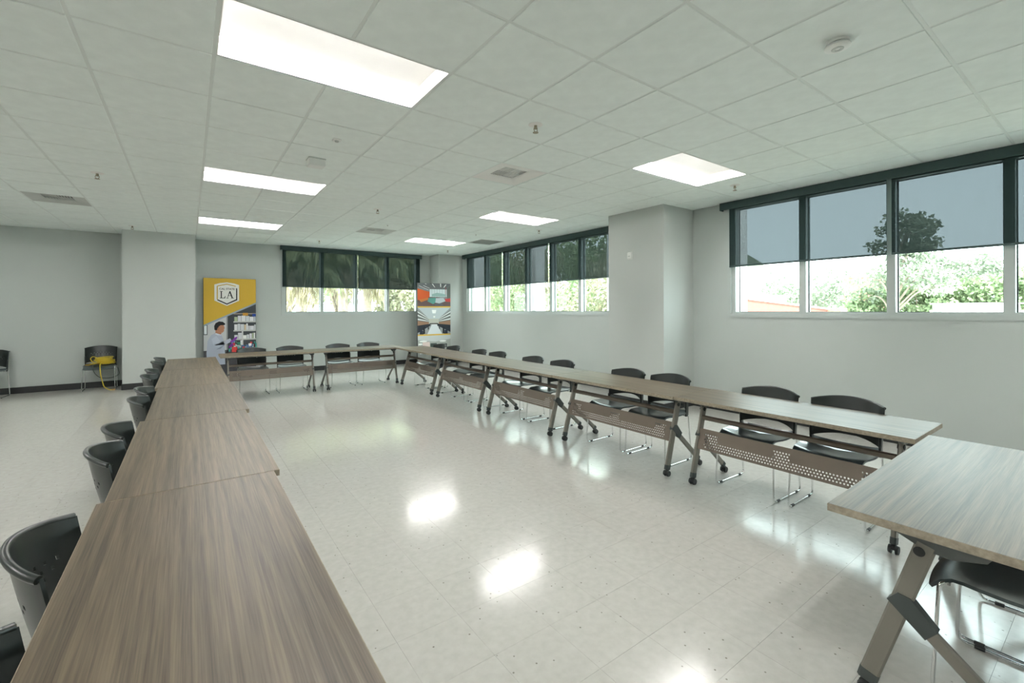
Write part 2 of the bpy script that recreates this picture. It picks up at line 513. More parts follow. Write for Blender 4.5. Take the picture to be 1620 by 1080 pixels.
struct(MB().box((PC[0], PC[1], 0), (XR, YB, TOP)).build('wall_pillar_corner', 'pillar_paint'))
def base_run(name, segs):
    bmb = MB()
    for (x0, y0, x1, y1) in segs:
        bmb.prism([(min(x0, x1), min(y0, y1)), (max(x0, x1), min(y0, y1)), (max(x0, x1), max(y0, y1)), (min(x0, x1), max(y0, y1))], .001, .11, 'z')
    struct(bmb.build(name, 'rubber_base'))
bt = .012
base_run('baseboard_back', [(XL, YB-bt, PL[0], YB), (PL[1], YB-bt, PC[0], YB), (PL[0]-bt, PL[2]-bt, PL[1]+bt, PL[2]), (PL[0]-bt, PL[2], PL[0], YB-bt), (PL[1], PL[2], PL[1]+bt, YB-bt),
                            (PC[0]-bt, PC[1]-bt, XR, PC[1]), (PC[0]-bt, PC[1], PC[0], YB-bt)])
base_run('baseboard_right', [(XR-bt, PR[2], XR, PC[1]-bt), (XR-bt, YF, XR, PR[1]), (PR[0]-bt, PR[1]-bt, PR[0], PR[2]+bt), (PR[0], PR[1]-bt, XR-bt, PR[1]), (PR[0], PR[2], XR-bt, PR[2]+bt)])
base_run('baseboard_left', [(XL, YF, XL+bt, YB-bt)])
base_run('baseboard_front', [(XL+bt, YF, XR-bt, YF+bt)])

# ------------------------------------------------------------------ windows
def window(name, along, a0, a1, wall, n):
    """along 'x' (back wall) or 'y' (right wall); opening a0..a1 on the wall plane `wall`, n lights"""
    def bx(mb, u0, u1, d0, d1, z0, z1):
        if along == 'x': mb.box((u0, wall+d0, z0), (u1, wall+d1, z1))
        else: mb.box((wall+d0, u0, z0), (wall+d1, u1, z1))
        return mb
    root = empty(name); struct(root)
    fw = .05
    f = MB()
    bx(f, a0, a0+fw, .02, .15, SILL, HEAD); bx(f, a1-fw, a1, .02, .15, SILL, HEAD)
    bx(f, a0+fw, a1-fw, .02, .15, SILL, SILL+.03); bx(f, a0+fw, a1-fw, .02, .15, HEAD-.05, HEAD)
    f.build('window_frame', 'frame_alu', root)
    s_ = MB(); bx(s_, a0-.045, a1+.045, -.012, 0, SILL-.045, SILL); bx(s_, a0, a1, 0, .02, SILL, SILL+.004)
    bx(s_, a0-.045, a0, -.012, 0, SILL, HEAD); bx(s_, a1, a1+.045, -.012, 0, SILL, HEAD)
    s_.build('window_sill', 'frame_alu', root)
    pitch = (a1-a0-fw)/n
    for k in range(1, n):
        u = a0+fw/2+pitch*k
        m_ = MB(); bx(m_, u-.0375, u+.0375, .02, .15, SILL+.03, HEAD-.05); m_.build('mullion', 'frame_alu', root)
    for k in range(n):
        u0 = a0+fw/2+pitch*k+.0375; u1 = u0+pitch-.075
        zz0, zz1 = SILL+.03, HEAD-.05
        g = MB()
        if along == 'x': g.add([(u0, wall+.106, zz0), (u1, wall+.106, zz0), (u1, wall+.106, zz1), (u0, wall+.106, zz1)], [(0, 1, 2, 3)])
        else: g.add([(wall+.106, u0, zz0), (wall+.106, u1, zz0), (wall+.106, u1, zz1), (wall+.106, u0, zz1)], [(0, 1, 2, 3)])
        p = g.build('pane', 'glass', root)
        q = MB()
        bx(q, u0, u0+.010, .095, .103, SILL+.03, HEAD-.05); bx(q, u1-.010, u1, .095, .103, SILL+.03, HEAD-.05)
        bx(q, u0, u1, .095, .103, SILL+.03, SILL+.036); bx(q, u0, u1, .095, .103, HEAD-.058, HEAD-.05)
        q.build('glazing_gasket', 'gasket', p)
    return pitch
window('window_1', 'x', W1['x0'], W1['x1'], YB, 4)
window('window_2', 'y', W2['y0'], W2['y1'], XR, 6)
window('window_3', 'y', W3['y0'], W3['y1'], XR, 6)

# ------------------------------------------------------------------ roller shades
def valance(label, along, a0, a1, wall):
    z0, z1 = CEIL-.102, CEIL-.004
    prof = [(-.095, z0), (-.089, z0-.004), (-.083, z0), (-.083, z1-.012), (-.004, z1-.012), (-.004, z1), (-.095, z1)]
    if along == 'x':
        o = MB().prism([(wall+a, z) for a, z in prof], a0, a1, 'x').build('shade_valance', 'valance_fabric')
    else:
        o = MB().prism([(wall+a, z) for a, z in prof], a0, a1, 'y').build('shade_valance', 'valance_fabric')
    tag(o, label, 'valance', 'window shade valances')
    for a in (a0, a1):
        e_ = MB()
        s_ = .006 if a == a1 else -.006
        lo, hi = min(a, a+s_), max(a, a+s_)
        if along == 'x': e_.box((lo, wall-.097, z0-.004), (hi, wall-.003, z1))
        else: e_.box((wall-.097, lo, z0-.004), (wall-.003, hi, z1))
        e_.build('end_cap', 'valance_fabric', o)
def shade(label, along, a0, a1, wall, zb):
    d = wall-.038
    r = empty('roller_shade', ((a0+a1)/2, d, zb) if along == 'x' else (d, (a0+a1)/2, zb), 0 if along == 'x' else -math.pi/2)
    w = (a1-a0)/2; zt = CEIL-.075-zb
    n = 13
    _c = MB(); _c.add([(-w, 0, .018), (w, 0, .018), (w, 0, zt), (-w, 0, zt)], [(0, 1, 2, 3)]); _c.build('shade_cloth', 'shade_cloth', r)
    MB().bar((-w, 0, .010), (w, 0, .010), .022, .010, (0, 1, 0)).build('bottom_bar', 'valance_fabric', r)
    MB().tube([(-w, .002, zt+.024), (w, .002, zt+.024)], .022, 12).build('roller_tube', 'valance_fabric', r)
    tag(r, label, 'window shade', 'roller shades')
valance('dark fabric valance over the back wall window between the two banners', 'x', 1.70, 5.13, YB)
valance('dark fabric valance over the leafy windows between corner pillar and thermostat pillar', 'y', 5.28, 10.60, XR)
valance('dark fabric valance over the window that looks out on the roof', 'y', -1.95, 3.37, XR)
shade('dark see-through roller shade, back wall window, half beside the yellow banner', 'x', 1.735, 3.405, YB, 1.965)
shade('dark see-through roller shade, back wall window, half beside the three-photo banner', 'x', 3.44, 5.10, YB, 1.965)
mid = (W2['y1']-W2['y0']-.05)/6
for k, t_ in enumerate(['next to the thermostat pillar', 'in the middle of the leafy window', 'next to the corner pillar']):
    shade('dark see-through roller shade, leafy right wall window, '+t_, 'y', W2['y0']+.025+mid*2*k+.02, W2['y0']+.025+mid*2*(k+1)-.02, XR, 2.00)
mid = (W3['y1']-W3['y0']-.05)/6
for k, t_ in enumerate(['furthest along from the thermostat pillar', 'in the middle, dark tree behind it', 'next to the thermostat pillar']):
    shade('dark see-through roller shade, roof-side window, '+t_, 'y', W3['y0']+.025+mid*2*k+.02, W3['y0']+.025+mid*2*(k+1)-.02 + (.05 if k == 2 else 0), XR, 2.01)

# ------------------------------------------------------------------ ceiling lights
def make_lamp():
    r = empty('troffer_light')
    L2, W_ = G, G/2
    e = .014; dz = .105
    z0 = 0.004
    hs = MB()
    x0, x1, y0, y1 = -L2+e, L2-e, -W_+e, W_-e
    t = .004
    hs.box((x0, y0, z0), (x1, y0+t, dz)); hs.box((x0, y1-t, z0), (x1, y1, dz))
    hs.box((x0, y0+t, z0), (x0+t, y1-t, dz)); hs.box((x1-t, y0+t, z0), (x1, y1-t, dz))
    hs.box((x0, y0, dz), (x1, y1, dz+t))
    hs.build('housing', 'white_enamel', r)
    # gently arched pan between two hanging light strips
    P = []
    for j in range(11):
        yy = (-.222 + .444*j/10); P.append([(xx, yy, dz-.022+.016*(1-(yy/.222)**2)) for xx in np.linspace(x0+.006, x1-.006, 5)])
    MB().shell(P, .003).build('reflector_pan', 'white_enamel', r, 60)
    for s_ in (-1, 1):
        MB().box((x0+.008, s_*.248-.020, dz-.032), (x1-.008, s_*.248+.020, dz-.022)).build('led_strip', 'led_strip', r)
    rim = MB()
    rim.box((-L2+.012, -W_+.012, 0), (L2-.012, -W_+e+.004, .004)); rim.box((-L2+.012, W_-e-.004, 0), (L2-.012, W_-.012, .004))
    rim.box((-L2+.012, -W_+e+.004, 0), (-L2+e+.004, W_-e-.004, .004)); rim.box((L2-e-.004, -W_+e+.004, 0), (L2-.012, W_-e-.004, .004))
    rim.build('trim_rim', 'white_enamel', r)
    return r
LAMP_LABEL = {(0, -1): 'long recessed ceiling light over the open floor beside the near wood tables',
 (0, 4): 'recessed ceiling light next to the small white ceiling box',
 (0, 9): 'recessed ceiling light in front of the yellow banner',
 (6, -1): 'recessed ceiling light in front of the roof-side window by a sprinkler',
 (6, 4): 'recessed ceiling light in front of the leafy right wall window',
 (6, 9): 'recessed ceiling light near the corner pillar and the grey return grille'}
lamp0 = make_lamp(); first = True
for (i, j) in sorted(LAMPS):
    o = lamp0 if first else copy_tree(lamp0); first = False
    o.location = (gx(i)+G, gy(j)+G/2, CEIL+.002)
    lab = LAMP_LABEL.get((i, j), 'recessed ceiling light in the unseen part of the room, row %d column %d' % (j+7, i//6+2))
    tag(o, lab, 'ceiling light', 'recessed ceiling lights')

# ------------------------------------------------------------------ vents, sprinklers, detectors
def make_vent(i, j, label, col='white_enamel', dark=True):
    r = empty('air_diffuser', (gx(i)+G/2, gy(j)+G/2, CEIL))
    a, b_ = G/2-.012, .15
    p = MB()
    for k in range(4):
        c0 = [(-a, -a), (a, -a), (a, a), (-a, a)]; c1 = [(-b_, -b_), (b_, -b_), (b_, b_), (-b_, b_)]
        k2 = (k+1) % 4
        p.add([(*c0[k], .004), (*c0[k2], .004), (*c1[k2], .028), (*c1[k], .028)], [(0, 1, 2, 3)])
        p.add([(*c0[k], .010), (*c0[k2], .010), (*c1[k2], .034), (*c1[k], .034)], [(3, 2, 1, 0)])
    p.build('face_plate', col, r)
    MB().box((-b_, -b_, .06), (b_, b_, .064)).build('backing', 'vent_dark', r)
    for q in range(4):      # four quarter grilles with slats turned by 90 degrees
        sx, sy = (1, 1, -1, -1)[q], (1, -1, -1, 1)[q]
        for n_ in range(5):
            u = .012+.028*n_
            m_ = MB()
            if q % 2 == 0: m_.box((sx*.006 if sx > 0 else -b_+.004, sy*u-.006+(0), .030), (b_-.004 if sx > 0 else -.006, sy*u+.006, .040))
            else: m_.box((sx*u-.006, .006 if sy > 0 else -b_+.004, .030), (sx*u+.006, b_-.004 if sy > 0 else -.006, .040))
            m_.build('slat', col, r)
    tag(r, label, 'air vent', 'ceiling air diffusers')
make_vent(4, 1, 'square white ceiling air diffuser between the two columns of lights')
make_vent(-3, 8, 'square ceiling air diffuser nearest the wall with the cord chair', 'vent_grey')
make_vent(4, 8, 'square ceiling air diffuser in front of the back wall window', 'vent_grey')
make_vent(-3, 1, 'square ceiling air diffuser over the empty floor, unseen side', 'vent_grey')
make_vent(4, -6, 'square ceiling air diffuser at the unseen end of the room')
r = empty('return_grille', (gx(8)+G/2, gy(8)+G/2, CEIL))
MB().box((-.29, -.29, .001), (.29, -.26, .008)).box((-.29, .26, .001), (.29, .29, .008)).box((-.29, -.26, .001), (-.26, .26, .008)).box((.26, -.26, .001), (.29, .26, .008)).build('grille_frame', 'vent_grey', r)
MB().box((-.27, -.27, .025), (.27, .27, .03)).build('backing', 'vent_dark', r)
for k in range(26):
    y = -.25+.02*k
    MB().prism([(y-.008, .004), (y-.006, .003), (y+.008, .015), (y+.006, .016)], -.262, .262, 'x').build('slat', 'vent_grey', r)
tag(r, 'grey louvred return air grille in the ceiling by the corner pillar', 'air vent')

def make_sprinkler():
    r = empty('sprinkler_head')
    MB().lathe([(.0, 0), (.042, 0), (.042, -.002), (.034, -.006), (.016, -.007), (0, -.007)]).build('escutcheon', 'white_enamel', r, 40)
    MB().lathe([(.009, -.006), (.009, -.022), (.012, -.024), (.012, -.028), (0, -.028)], n=12).build('body', 'sprinkler_metal', r, 40)
    for s_ in (-1, 1):
        MB().tube(arc([(s_*.010, 0, -.026), (s_*.013, 0, -.038), (s_*.003, 0, -.052)], .006), .002, 6).build('yoke_arm', 'sprinkler_metal', r)
    MB().lathe([(0, -.052), (.017, -.052), (.017, -.054), (0, -.054)], n=12).build('deflector', 'sprinkler_metal', r)
    return r
spk = make_sprinkler(); first = True
SPR = [((3.5, -.5), 'between the big near light and the square white diffuser'), ((-1.5, 5.5), 'above the empty floor left of the wood table row'),
       ((3.5, 5.5), 'in the middle of the room'), ((-1.5, 11.5), 'right before the wide back pillar'), ((8.5, -.5), 'beside the roof-side window'),
       ((8.5, 5.5), 'in front of the leafy right wall window'), ((3.5, 11.4), 'above the back wall window'), ((8.4, 11.2), 'before the corner pillar')]
for (i, j), t_ in SPR:
    o = spk if first else copy_tree(spk); first = False
    o.location = (gx(i), gy(j), CEIL+.001); o.scale = (1.35, 1.35, 1.2)
    tag(o, 'pendent sprinkler head '+t_, 'sprinkler', 'ceiling sprinklers')
sd = empty('smoke_detector', (2.92, .955, CEIL))
MB().lathe([(0, 0), (.055, 0), (.055, -.012), (.048, -.014), (0, -.014)], n=28).build('mounting_base', 'white_plastic', sd, 40)
MB().lathe([(.046, -.014), (.046, -.022), (.062, -.024), (.062, -.032), (.045, -.040), (0, -.040)], n=28).build('detector_body', 'white_plastic', sd, 40)
MB().lathe([(.012, -.0395), (.030, -.0395), (.028, -.043), (.014, -.043), (.012, -.0395)], n=24).build('sensing_ring', 'vent_grey', sd, 40)
tag(sd, 'round white smoke detector on the ceiling near the roof-side window', 'smoke detector')
eb = empty('ceiling_box', (1.016, 4.64, CEIL))
MB().cbox((-.075, -.06, -.075), (.075, .06, 0), .008).build('cover', 'white_plastic', eb)
MB().cbox((-.08, -.065, -.010), (.08, .065, 0), .003).build('flange', 'vent_grey', eb)
tag(eb, 'small white rectangular box mounted under the ceiling', 'ceiling box')
oc = empty('occupancy_sensor', (1.045, 4.0, CEIL))
MB().cbox((-.035, -.03, -.012), (.035, .03, 0), .004).build('sensor_body', 'white_plastic', oc)
MB().lathe([(0, -.012), (.018, -.012), (.014, -.022), (0, -.025)], n=16).build('sensor_lens', 'vent_grey', oc, 40)
tag(oc, 'tiny white ceiling sensor beside the small white box', 'sensor')
for (x_, y_, t_) in ((4.6, 7.52, 'beside the grey return grille'), (2.82, 7.54, 'beside the grey square diffuser')):
    q = empty('ceiling_pin', (x_, y_, CEIL))
    MB().lathe([(0, 0), (.022, 0), (.020, -.004), (0, -.004)], n=14).build('pin_plate', 'white_enamel', q)
    MB().lathe([(.008, -.004), (.008, -.016), (0, -.018)], n=10).build('pin_tip', 'vent_grey', q)
    tag(q, 'tiny round ceiling pin '+t_, 'ceiling pin', 'small ceiling pins')
th = empty('thermostat', (PR[0], 4.42, EYE+.80))
MB().cbox((-.006, -.045, -.055), (0, .045, .055), .002).build('wall_plate', 'white_plastic', th)
MB().cbox((-.028, -.036, -.045), (-.006, .036, .045), .005).build('cover', 'white_plastic', th)
MB().cbox((-.031, -.022, -.018), (-.028, .022, -.002), .001).build('display', 'vent_grey', th)
tag(th, 'white thermostat mounted high on the wide pillar by the windows', 'thermostat')

# ------------------------------------------------------------------ flip-top tables
TL, TW, TZ = 1.515, .60, .712
def perforated(lx):
    """bent metal modesty panel, U-shaped bands of punched holes"""
    ni, nj = int(lx/.01), 17
    p0 = Vector((0, .168, .292)); p1 = Vector((0, .122, .452))
    us = np.linspace(-lx/2, lx/2, ni+1)
    P = []; nj2 = nj
    for j in range(nj2+1):
        q = p0.lerp(p1, j/nj2); P.append([(u, q.y, q.z) for u in us])
    mask = np.ones((nj2, ni), bool)
    for j in range(nj2):
        for i in range(ni):
            u = (i+.5)*lx/ni - lx/2; a = abs(u)
            edge = lx/2-.05-a
            if edge < 0 or j < 2 or j > 14: continue
            tall = edge < .11 or a < .06
            if j > (12 if tall else 6): continue
            if (j % 4 == 2 and i % 2 == 0) or (j % 4 == 0 and i % 2 == 1): mask[j][i] = False
    return MB().shell(P, .0016, mask)
def make_caster(name, parent, x, y):
    c = MB()
    c.tube([(x, y, .04), (x, y, .075)], .008, 10); c.prism([(y-.024, .030), (y-.018, .052), (y, .060), (y+.018, .052), (y+.024, .030), (y, .034)], x-.009, x+.009, 'x')
    o = c.build('caster', 'rubber', parent)
    for s_ in (-1, 1):
        MB().disc((x+s_*.010, y, .027), .027, s_*.014, 'x', 18, .023).build('wheel', 'rubber', o, 40)
    return o
def make_table():
    t = empty('flip_top_table')
    hl, hw = TL/2, TW/2
    MB().box((-hl+.002, -hw+.002, TZ-.027), (hl-.002, hw-.002, TZ)).build('tabletop', 'laminate', t)
    e_ = MB()
    e_.box((-hl, -hw, TZ-.0275), (hl, -hw+.002, TZ-.0008)); e_.box((-hl, hw-.002, TZ-.0275), (hl, hw, TZ-.0008))
    e_.box((-hl, -hw+.002, TZ-.0275), (-hl+.002, hw-.002, TZ-.0008)); e_.box((hl-.002, -hw+.002, TZ-.0275), (hl, hw-.002, TZ-.0008))
    e_.build('edge_band', 'edge_band', t)
    for s_ in (-1, 1):
        lx = s_*(hl-.115)
        lg = MB().bar((lx, .208, .075), (lx, .045, .628), .058, .026).build('main_leg', 'leg_metal', t)
        MB().bar((lx, .212, .058), (lx, .2025, .095), .060, .030).build('leg_sleeve', 'joint_plastic', lg)
        MB().disc((lx-.017, .062, .600), .016, .034, 'x', 16).build('pivot_bolt', 'rubber', lg, 40)
        br = MB().bar((lx+.0, .052, .338), (lx, -.250, .075), .044, .024).build('brace_leg', 'leg_metal', t)
        MB().prism([(.150, .395), (.120, .430), (.085, .425), (.015, .345), (.047, .304)], lx-.018, lx+.018, 'x').build('elbow_joint', 'joint_plastic', br)
        MB().bar((lx, -.236, .088), (lx, -.262, .064), .048, .028).build('leg_sleeve', 'joint_plastic', br)
        make_caster('caster', t, lx, .214)
        make_caster('caster', t, lx, -.266)
        z = TZ-.0285
        pl = MB().prism([(.165, z), (.15, z-.028), (.045, z-.075), (-.02, z-.078), (-.10, z-.055), (-.135, z)], lx-.012, lx+.003, 'x')
        pl.box((lx-.03, -.17, z-.006), (lx+.03, .17, z))
        pl.build('tilt_bracket', 'plate_metal', t)
        MB().bar((lx-s_*.028, .03, z-.040), (lx-s_*.028, -.16, z-.030), .014, .008).build('release_lever', 'rubber', t)
    lx2 = TL-.23-.026
    MB().bar((-lx2/2, .085, .535), (lx2/2, .085, .535), .020, .040, (0, 0, 1)).build('stretcher_rail', 'panel_metal', t)
    pn = perforated(lx2).build('modesty_panel', 'panel_metal', t)
    MB().bar((-lx2/2, -.01, TZ-.05), (lx2/2, -.01, TZ-.05), .03, .03, (0, 0, 1)).build('under_beam', 'plate_metal', t)
    return t
table0 = make_table(); tcount = [0]
def place_table(x, y, rz, label):
    o = table0 if tcount[0] == 0 else copy_tree(table0); tcount[0] += 1
    o.location = (x, y, 0); o.rotation_euler = (0, 0, rz)
    tag(o, label, 'table', 'flip-top training tables')
R = math.pi/2
ORD = ['first', 'second', 'third', 'fourth', 'fifth']
lx_ = [.013, .037, .062, .038, .040]
for k in range(5):
    place_table(lx_[k], .755+1.518*k+TL/2, -R, 'brown wood-top table in the row leading to the wide pillar, %s from the pillar end' % ORD[4-k])
for k in range(2):
    place_table(.40+1.52*k+TL/2, 8.306+TW/2, math.pi, 'flip-top table in front of the back wall window, ' + ['on the yellow banner side', 'on the three-photo banner side'][k])
rx_ = [3.58, 3.565, 3.555, 3.55, 3.55]
for k in range(5):
    place_table(rx_[k], .715+1.518*k+TL/2, R, 'flip-top table with perforated panel, windowed-wall row, %s from the corner pillar end' % ORD[4-k])
place_table(2.71, .385, math.radians(.8), 'glossy flip-top table set crosswise at the end of the windowed-wall row')

# ------------------------------------------------------------------ stacking chairs
def make_chair():
    c = empty('stacking_chair')
    # seat
    P = []
    for j in range(15):
        v = j/14                                  # 0 rear .. 1 front
        row = []
        for i in range(17):
            u = -1+2*i/16
            w = .205+.022*math.sin(math.pi*min(1, v*1.1))
            y = -.205+.42*v - (.018*u*u if v > .5 else 0)
            z = .438 - .016*math.sin(math.pi*v)*(1-u*u*.7) + .010*abs(u)**3
            if v > .8: z -= .055*((v-.8)/.2)**2
            if v < .15: z += .018*((.15-v)/.15)**2
            row.append((w*u, y, z))
        P.append(row)
    MB().shell(P, .012).build('seat', 'black_seat', c, 50)
    # curved perforated backrest
    ni, nj = 42, 22
    P = []
    for j in range(nj+1):
        v = j/nj
        row = []
        for i in range(ni+1):
            u = -1+2*i/ni
            zb = .478+.034*(1-u*u); zt = .745+.030*(1-u*u)
            z = zb+(zt-zb)*v
            x = .222*u*(1-.03*(1-v))
            y = -.172 - .098*(1-u*u)**.9 - (z-.50)*.16 + .012*(1-v)**2
            row.append((x, y, z))
        P.append(row)
    mask = np.ones((nj, ni), bool)
    for j, cols in ((12, range(6, 37, 4)), (10, range(8, 35, 4)), (8, range(12, 31, 4))):
        for i in cols:
            if 0 <= i < ni: mask[j][i] = False
    back = MB().shell(P, .010, mask).build('backrest', 'black_plastic', c, 50)
    rim = [(P[nj][i][0], P[nj][i][1]-.006, P[nj][i][2]) for i in range(ni+1)]
    MB().tube(rim, .011, 8).build('top_rim', 'black_plastic', back, 60)
    for s_ in (-1, 1):
        MB().bar((s_*.208, -.178, .415), (s_*.214, -.178, .60), .040, .016).build('back_support', 'black_plastic', c)
        fr_ = arc([(s_*.19, .150, .428), (s_*.214, .172, .415), (s_*.224, .190, .008), (s_*.224, -.235, .008), (s_*.214, -.190, .425), (s_*.19, -.185, .430)], .035, 4)
        sf = MB().tube(fr_, .0062, 8).build('side_frame', 'chrome', c, 60)
        for y in (.120, -.165):
            MB().tube([(s_*.224, y-.016, .0085), (s_*.224, y+.016, .0085)], .0085, 8).build('glide', 'rubber', sf)
    MB().tube([(-.19, .150, .414), (.19, .150, .414)], .0058, 8).build('cross_rod', 'chrome', c, 60)
    MB().tube([(-.20, -.188, .414), (.20, -.188, .414)], .0058, 8).build('cross_rod', 'chrome', c, 60)
    return c
chair0 = make_chair(); ccount = [0]
def place_chair(x, y, rz, label, group):
    o = chair0 if ccount[0] == 0 else copy_tree(chair0); ccount[0] += 1
    o.location = (x, y, 0); o.rotation_euler = (0, 0, rz)
    tag(o, label, 'chair', group)
N10 = ['first', 'second', 'third', 'fourth', 'fifth', 'sixth', 'seventh', 'eighth', 'ninth', 'tenth']
left_y = [1.205, 1.865, 2.895, 3.41, 4.40, 4.915, 5.87, 6.44, 7.36, 7.955]
rnd = random.Random(3)
for k, y in enumerate(left_y):
    tx = lx_[min(4, int((y-.755)/1.518))]-.30
    place_chair(tx+.185, y, -R+rnd.uniform(-.03, .03), 'black chair behind the brown wood table row, %s from the wide pillar' % N10[9-k], 'chairs along the wood table row')
for k, x in enumerate([.895, 1.50, 2.35, 2.93]):
    place_chair(x, 8.895-.175, math.pi+rnd.uniform(-.03, .03), 'black chair before the back wall window, %s from the yellow banner' % N10[k], 'chairs under the back window')
right_y = [1.235, 1.775, 2.70, 3.22, 4.27, 4.87, 5.74, 6.28, 7.165, 7.72]
for k, y in enumerate(right_y):
    tx = rx_[min(4, int((y-.715)/1.518))]+.30
    place_chair(tx-.175, y, R+rnd.uniform(-.03, .03), 'black chair on the windowed-wall side, %s from the corner pillar' % N10[9-k], 'chairs along the windowed wall')
place_chair(2.49, .262, .02, 'black chair under the crosswise table, on its wood-row side', 'chairs under the crosswise table')
place_chair(2.965, .270, -.01, 'black chair under the crosswise table, on its windowed-wall side', 'chairs under the crosswise table')
WCX, WCY = -1.325, 10.955
place_chair(WCX, WCY, math.pi+.03, 'black chair against the back wall with a yellow cord on it', 'chairs against the back wall')
place_chair(-2.73, 10.93, math.pi-.05, 'empty black chair against the back wall', 'chairs against the back wall')

# ------------------------------------------------------------------ cords on the wall chair
rc = random.Random(11)
cd = empty('extension_cord', (WCX, WCY, .45))
pts = []
cx0, cy0 = .075, -.03
for k in range(150):
    a = k*.33; rr = .115+.020*math.sin(k*.37)
    pts.append((cx0+rr*1.05*math.cos(a)+.012*math.sin(k*.11), cy0+rr*.85*math.sin(a), .018+.0013*k*.62+.012*math.sin(a*1.0+.8)*(.4+k/150)))
MB().tube(pts, .0075, 6).build('coil', 'yellow_cord', cd, 60)
lp = arc([(cx0-.05, .03, .09), (-.10, .05, .16), (-.13, 0, .12), (-.08, -.08, .05), (.02, -.10, .04)], .06, 6)
MB().tube(lp, .0075, 6).build('loose_loop', 'yellow_cord', cd, 60)
for q in range(4):
    yy = -.02-.035*q
    MB().tube(arc([(.02, yy, .03+.01*q), (-.10, yy-.03, .02+.006*q), (-.20+.02*q, yy+.02, .010)], .05, 6), .0075, 6).build('strand', 'yellow_cord' if q % 2 else 'orange_cord', cd, 60)
tl_ = arc([(cx0-.03, -.10, .05), (.03, -.262, .015), (.045, -.27, -.18), (.085, -.25, -.38), (.16, -.24, -.437), (.20, -.22, -.440)], .06, 6)
MB().tube(tl_, .0078, 6).build('tail', 'yellow_cord', cd, 60)
MB().cbox((.185, -.235, -.449), (.235, -.205, -.425), .004).build('plug', 'orange_cord', cd)
tag(cd, 'coiled yellow extension cord heaped on the chair seat, tail to floor', 'cord')
bc = MB().tube(arc([(.15, .02, .06), (.215, .0, .02), (.26, -.03, -.10), (.275, -.05, -.20), (.16, -.15, -.245), (.02, -.20, -.22), (-.05, -.252, -.11), (-.07, -.25, .015), (-.04, -.12, .02)], .08, 6), .006, 6).build('power_cable', 'black_cord', None, 60)
bc.location = (WCX, WCY, .455)
tag(bc, 'dark cable looping down under the chair with the yellow cord', 'cord')

# ------------------------------------------------------------------ banners
def srgb(r, g, b_):
    f = lambda c: ((c/255)/12.92 if c/255 <= .04045 else ((c/255+.055)/1.055)**2.4)
    return (f(r), f(g), f(b_), 1)
class Art:
    """stack of flat ink polygons in the banner plane: u to the right, z up, facing -y"""
    def __init__(s): s.polys = []
    def p(s, poly, col, layer=1): s.polys.append((poly, srgb(*col), layer)); return s
    def r(s, u0, z0, u1, z1, col, layer=1): return s.p([(u0, z0), (u1, z0), (u1, z1), (u0, z1)], col, layer)
    def e(s, cu, cz, ru, rz, col, layer=1, n=18, a0=0, a1=2*math.pi):
        return s.p([(cu+ru*math.cos(a0+(a1-a0)*k/n), cz+rz*math.sin(a0+(a1-a0)*k/n)) for k in range(n + (0 if a1-a0 > 6.28 else 1))], col, layer)
    def build(s, name, parent, y):
        vv = []; ff = []; cc = []
        for poly, col, ly in s.polys:
            o = len(vv); vv += [(a, y-.0004*ly, b_) for a, b_ in poly]; ff.append(tuple(range(o, o+len(poly)))); cc.append(col)
        me = bpy.data.meshes.new(name); me.from_pydata(vv, [], ff); me.materials.append(MATS['print_ink'])
        at_ = me.color_attributes.new('ink', 'FLOAT_COLOR', 'CORNER')
        li = 0
        for pi, f in enumerate(ff):
            for _ in f: at_.data[li].color = cc[pi]; li += 1
        return link(name, me, parent)
def clip_above(poly, a, b_):
    """keep the part of poly below the line z = a + b*u"""
    out = []
    for k in range(len(poly)):
        p, q = poly[k], poly[(k+1) % len(poly)]
        fp, fq = a+b_*p[0]-p[1], a+b_*q[0]-q[1]
        if fp >= 0: out.append(p)
        if fp*fq < 0:
            t = fp/(fp-fq); out.append((p[0]+(q[0]-p[0])*t, p[1]+(q[1]-p[1])*t))
    return out
def text_mesh(s, size, name, parent, loc, mat, bold=.0):
    cu = bpy.data.curves.new(name, 'FONT'); cu.body = s; cu.size = size; cu.align_x = 'CENTER'; cu.offset = bold
    tmp = bpy.data.objects.new(name, cu); COL.objects.link(tmp)
    dg = bpy.context.evaluated_depsgraph_get(); dg.update()
    me = bpy.data.meshes.new_from_object(tmp.evaluated_get(dg))
    bpy.data.objects.remove(tmp)
    me.materials.clear(); me.materials.append(MATS[mat])
    o = link(name, me, parent); o.location = loc; o.rotation_euler = (R, 0, 0)
    return o
plain('ink_black', (.012, .012, .012), .55)

BW, BH = .95, 2.11
b1 = empty('display_banner', (.245, 11.14, 0))
MB().cbox((0, 0, .03), (BW, .05, BH), .003).build('board', 'banner_back', b1)
MB().box((.08, -.12, 0), (.14, .12, .03)).box((BW-.14, -.12, 0), (BW-.08, .12, .03)).build('foot', 'banner_back', b1)
a1 = Art()
dl, dr = 1.137, 1.605; sl = (dr-dl)/BW
a1.r(.002, .032, BW-.002, BH-.002, (205, 168, 58), 1)
ph = Art()
def clipd(poly, col, layer):
    q = clip_above(poly, dl-.035, sl)
    if len(q) > 2: a1.p(q, col, layer)
def cr(u0, z0, u1, z1, col, layer): clipd([(u0, z0), (u1, z0), (u1, z1), (u0, z1)], col, layer)
q = clip_above([(.002, .032), (BW-.002, .032), (BW-.002, BH), (.002, BH)], dl, sl)
a1.p(q, (150, 165, 175), 2)                              # pale diagonal stripe
cr(.002, .032, BW-.002, 2.0, (196, 198, 200), 3)         # lab wall
cr(.40, .30, BW-.002, 2.0, (62, 66, 70), 4)              # dark cabinet
cr(.40, .30, .425, 2.0, (150, 152, 152), 5)
for zz in (1.175, .985, .80): cr(.53, zz, BW-.002, zz+.028, (190, 192, 190), 5)
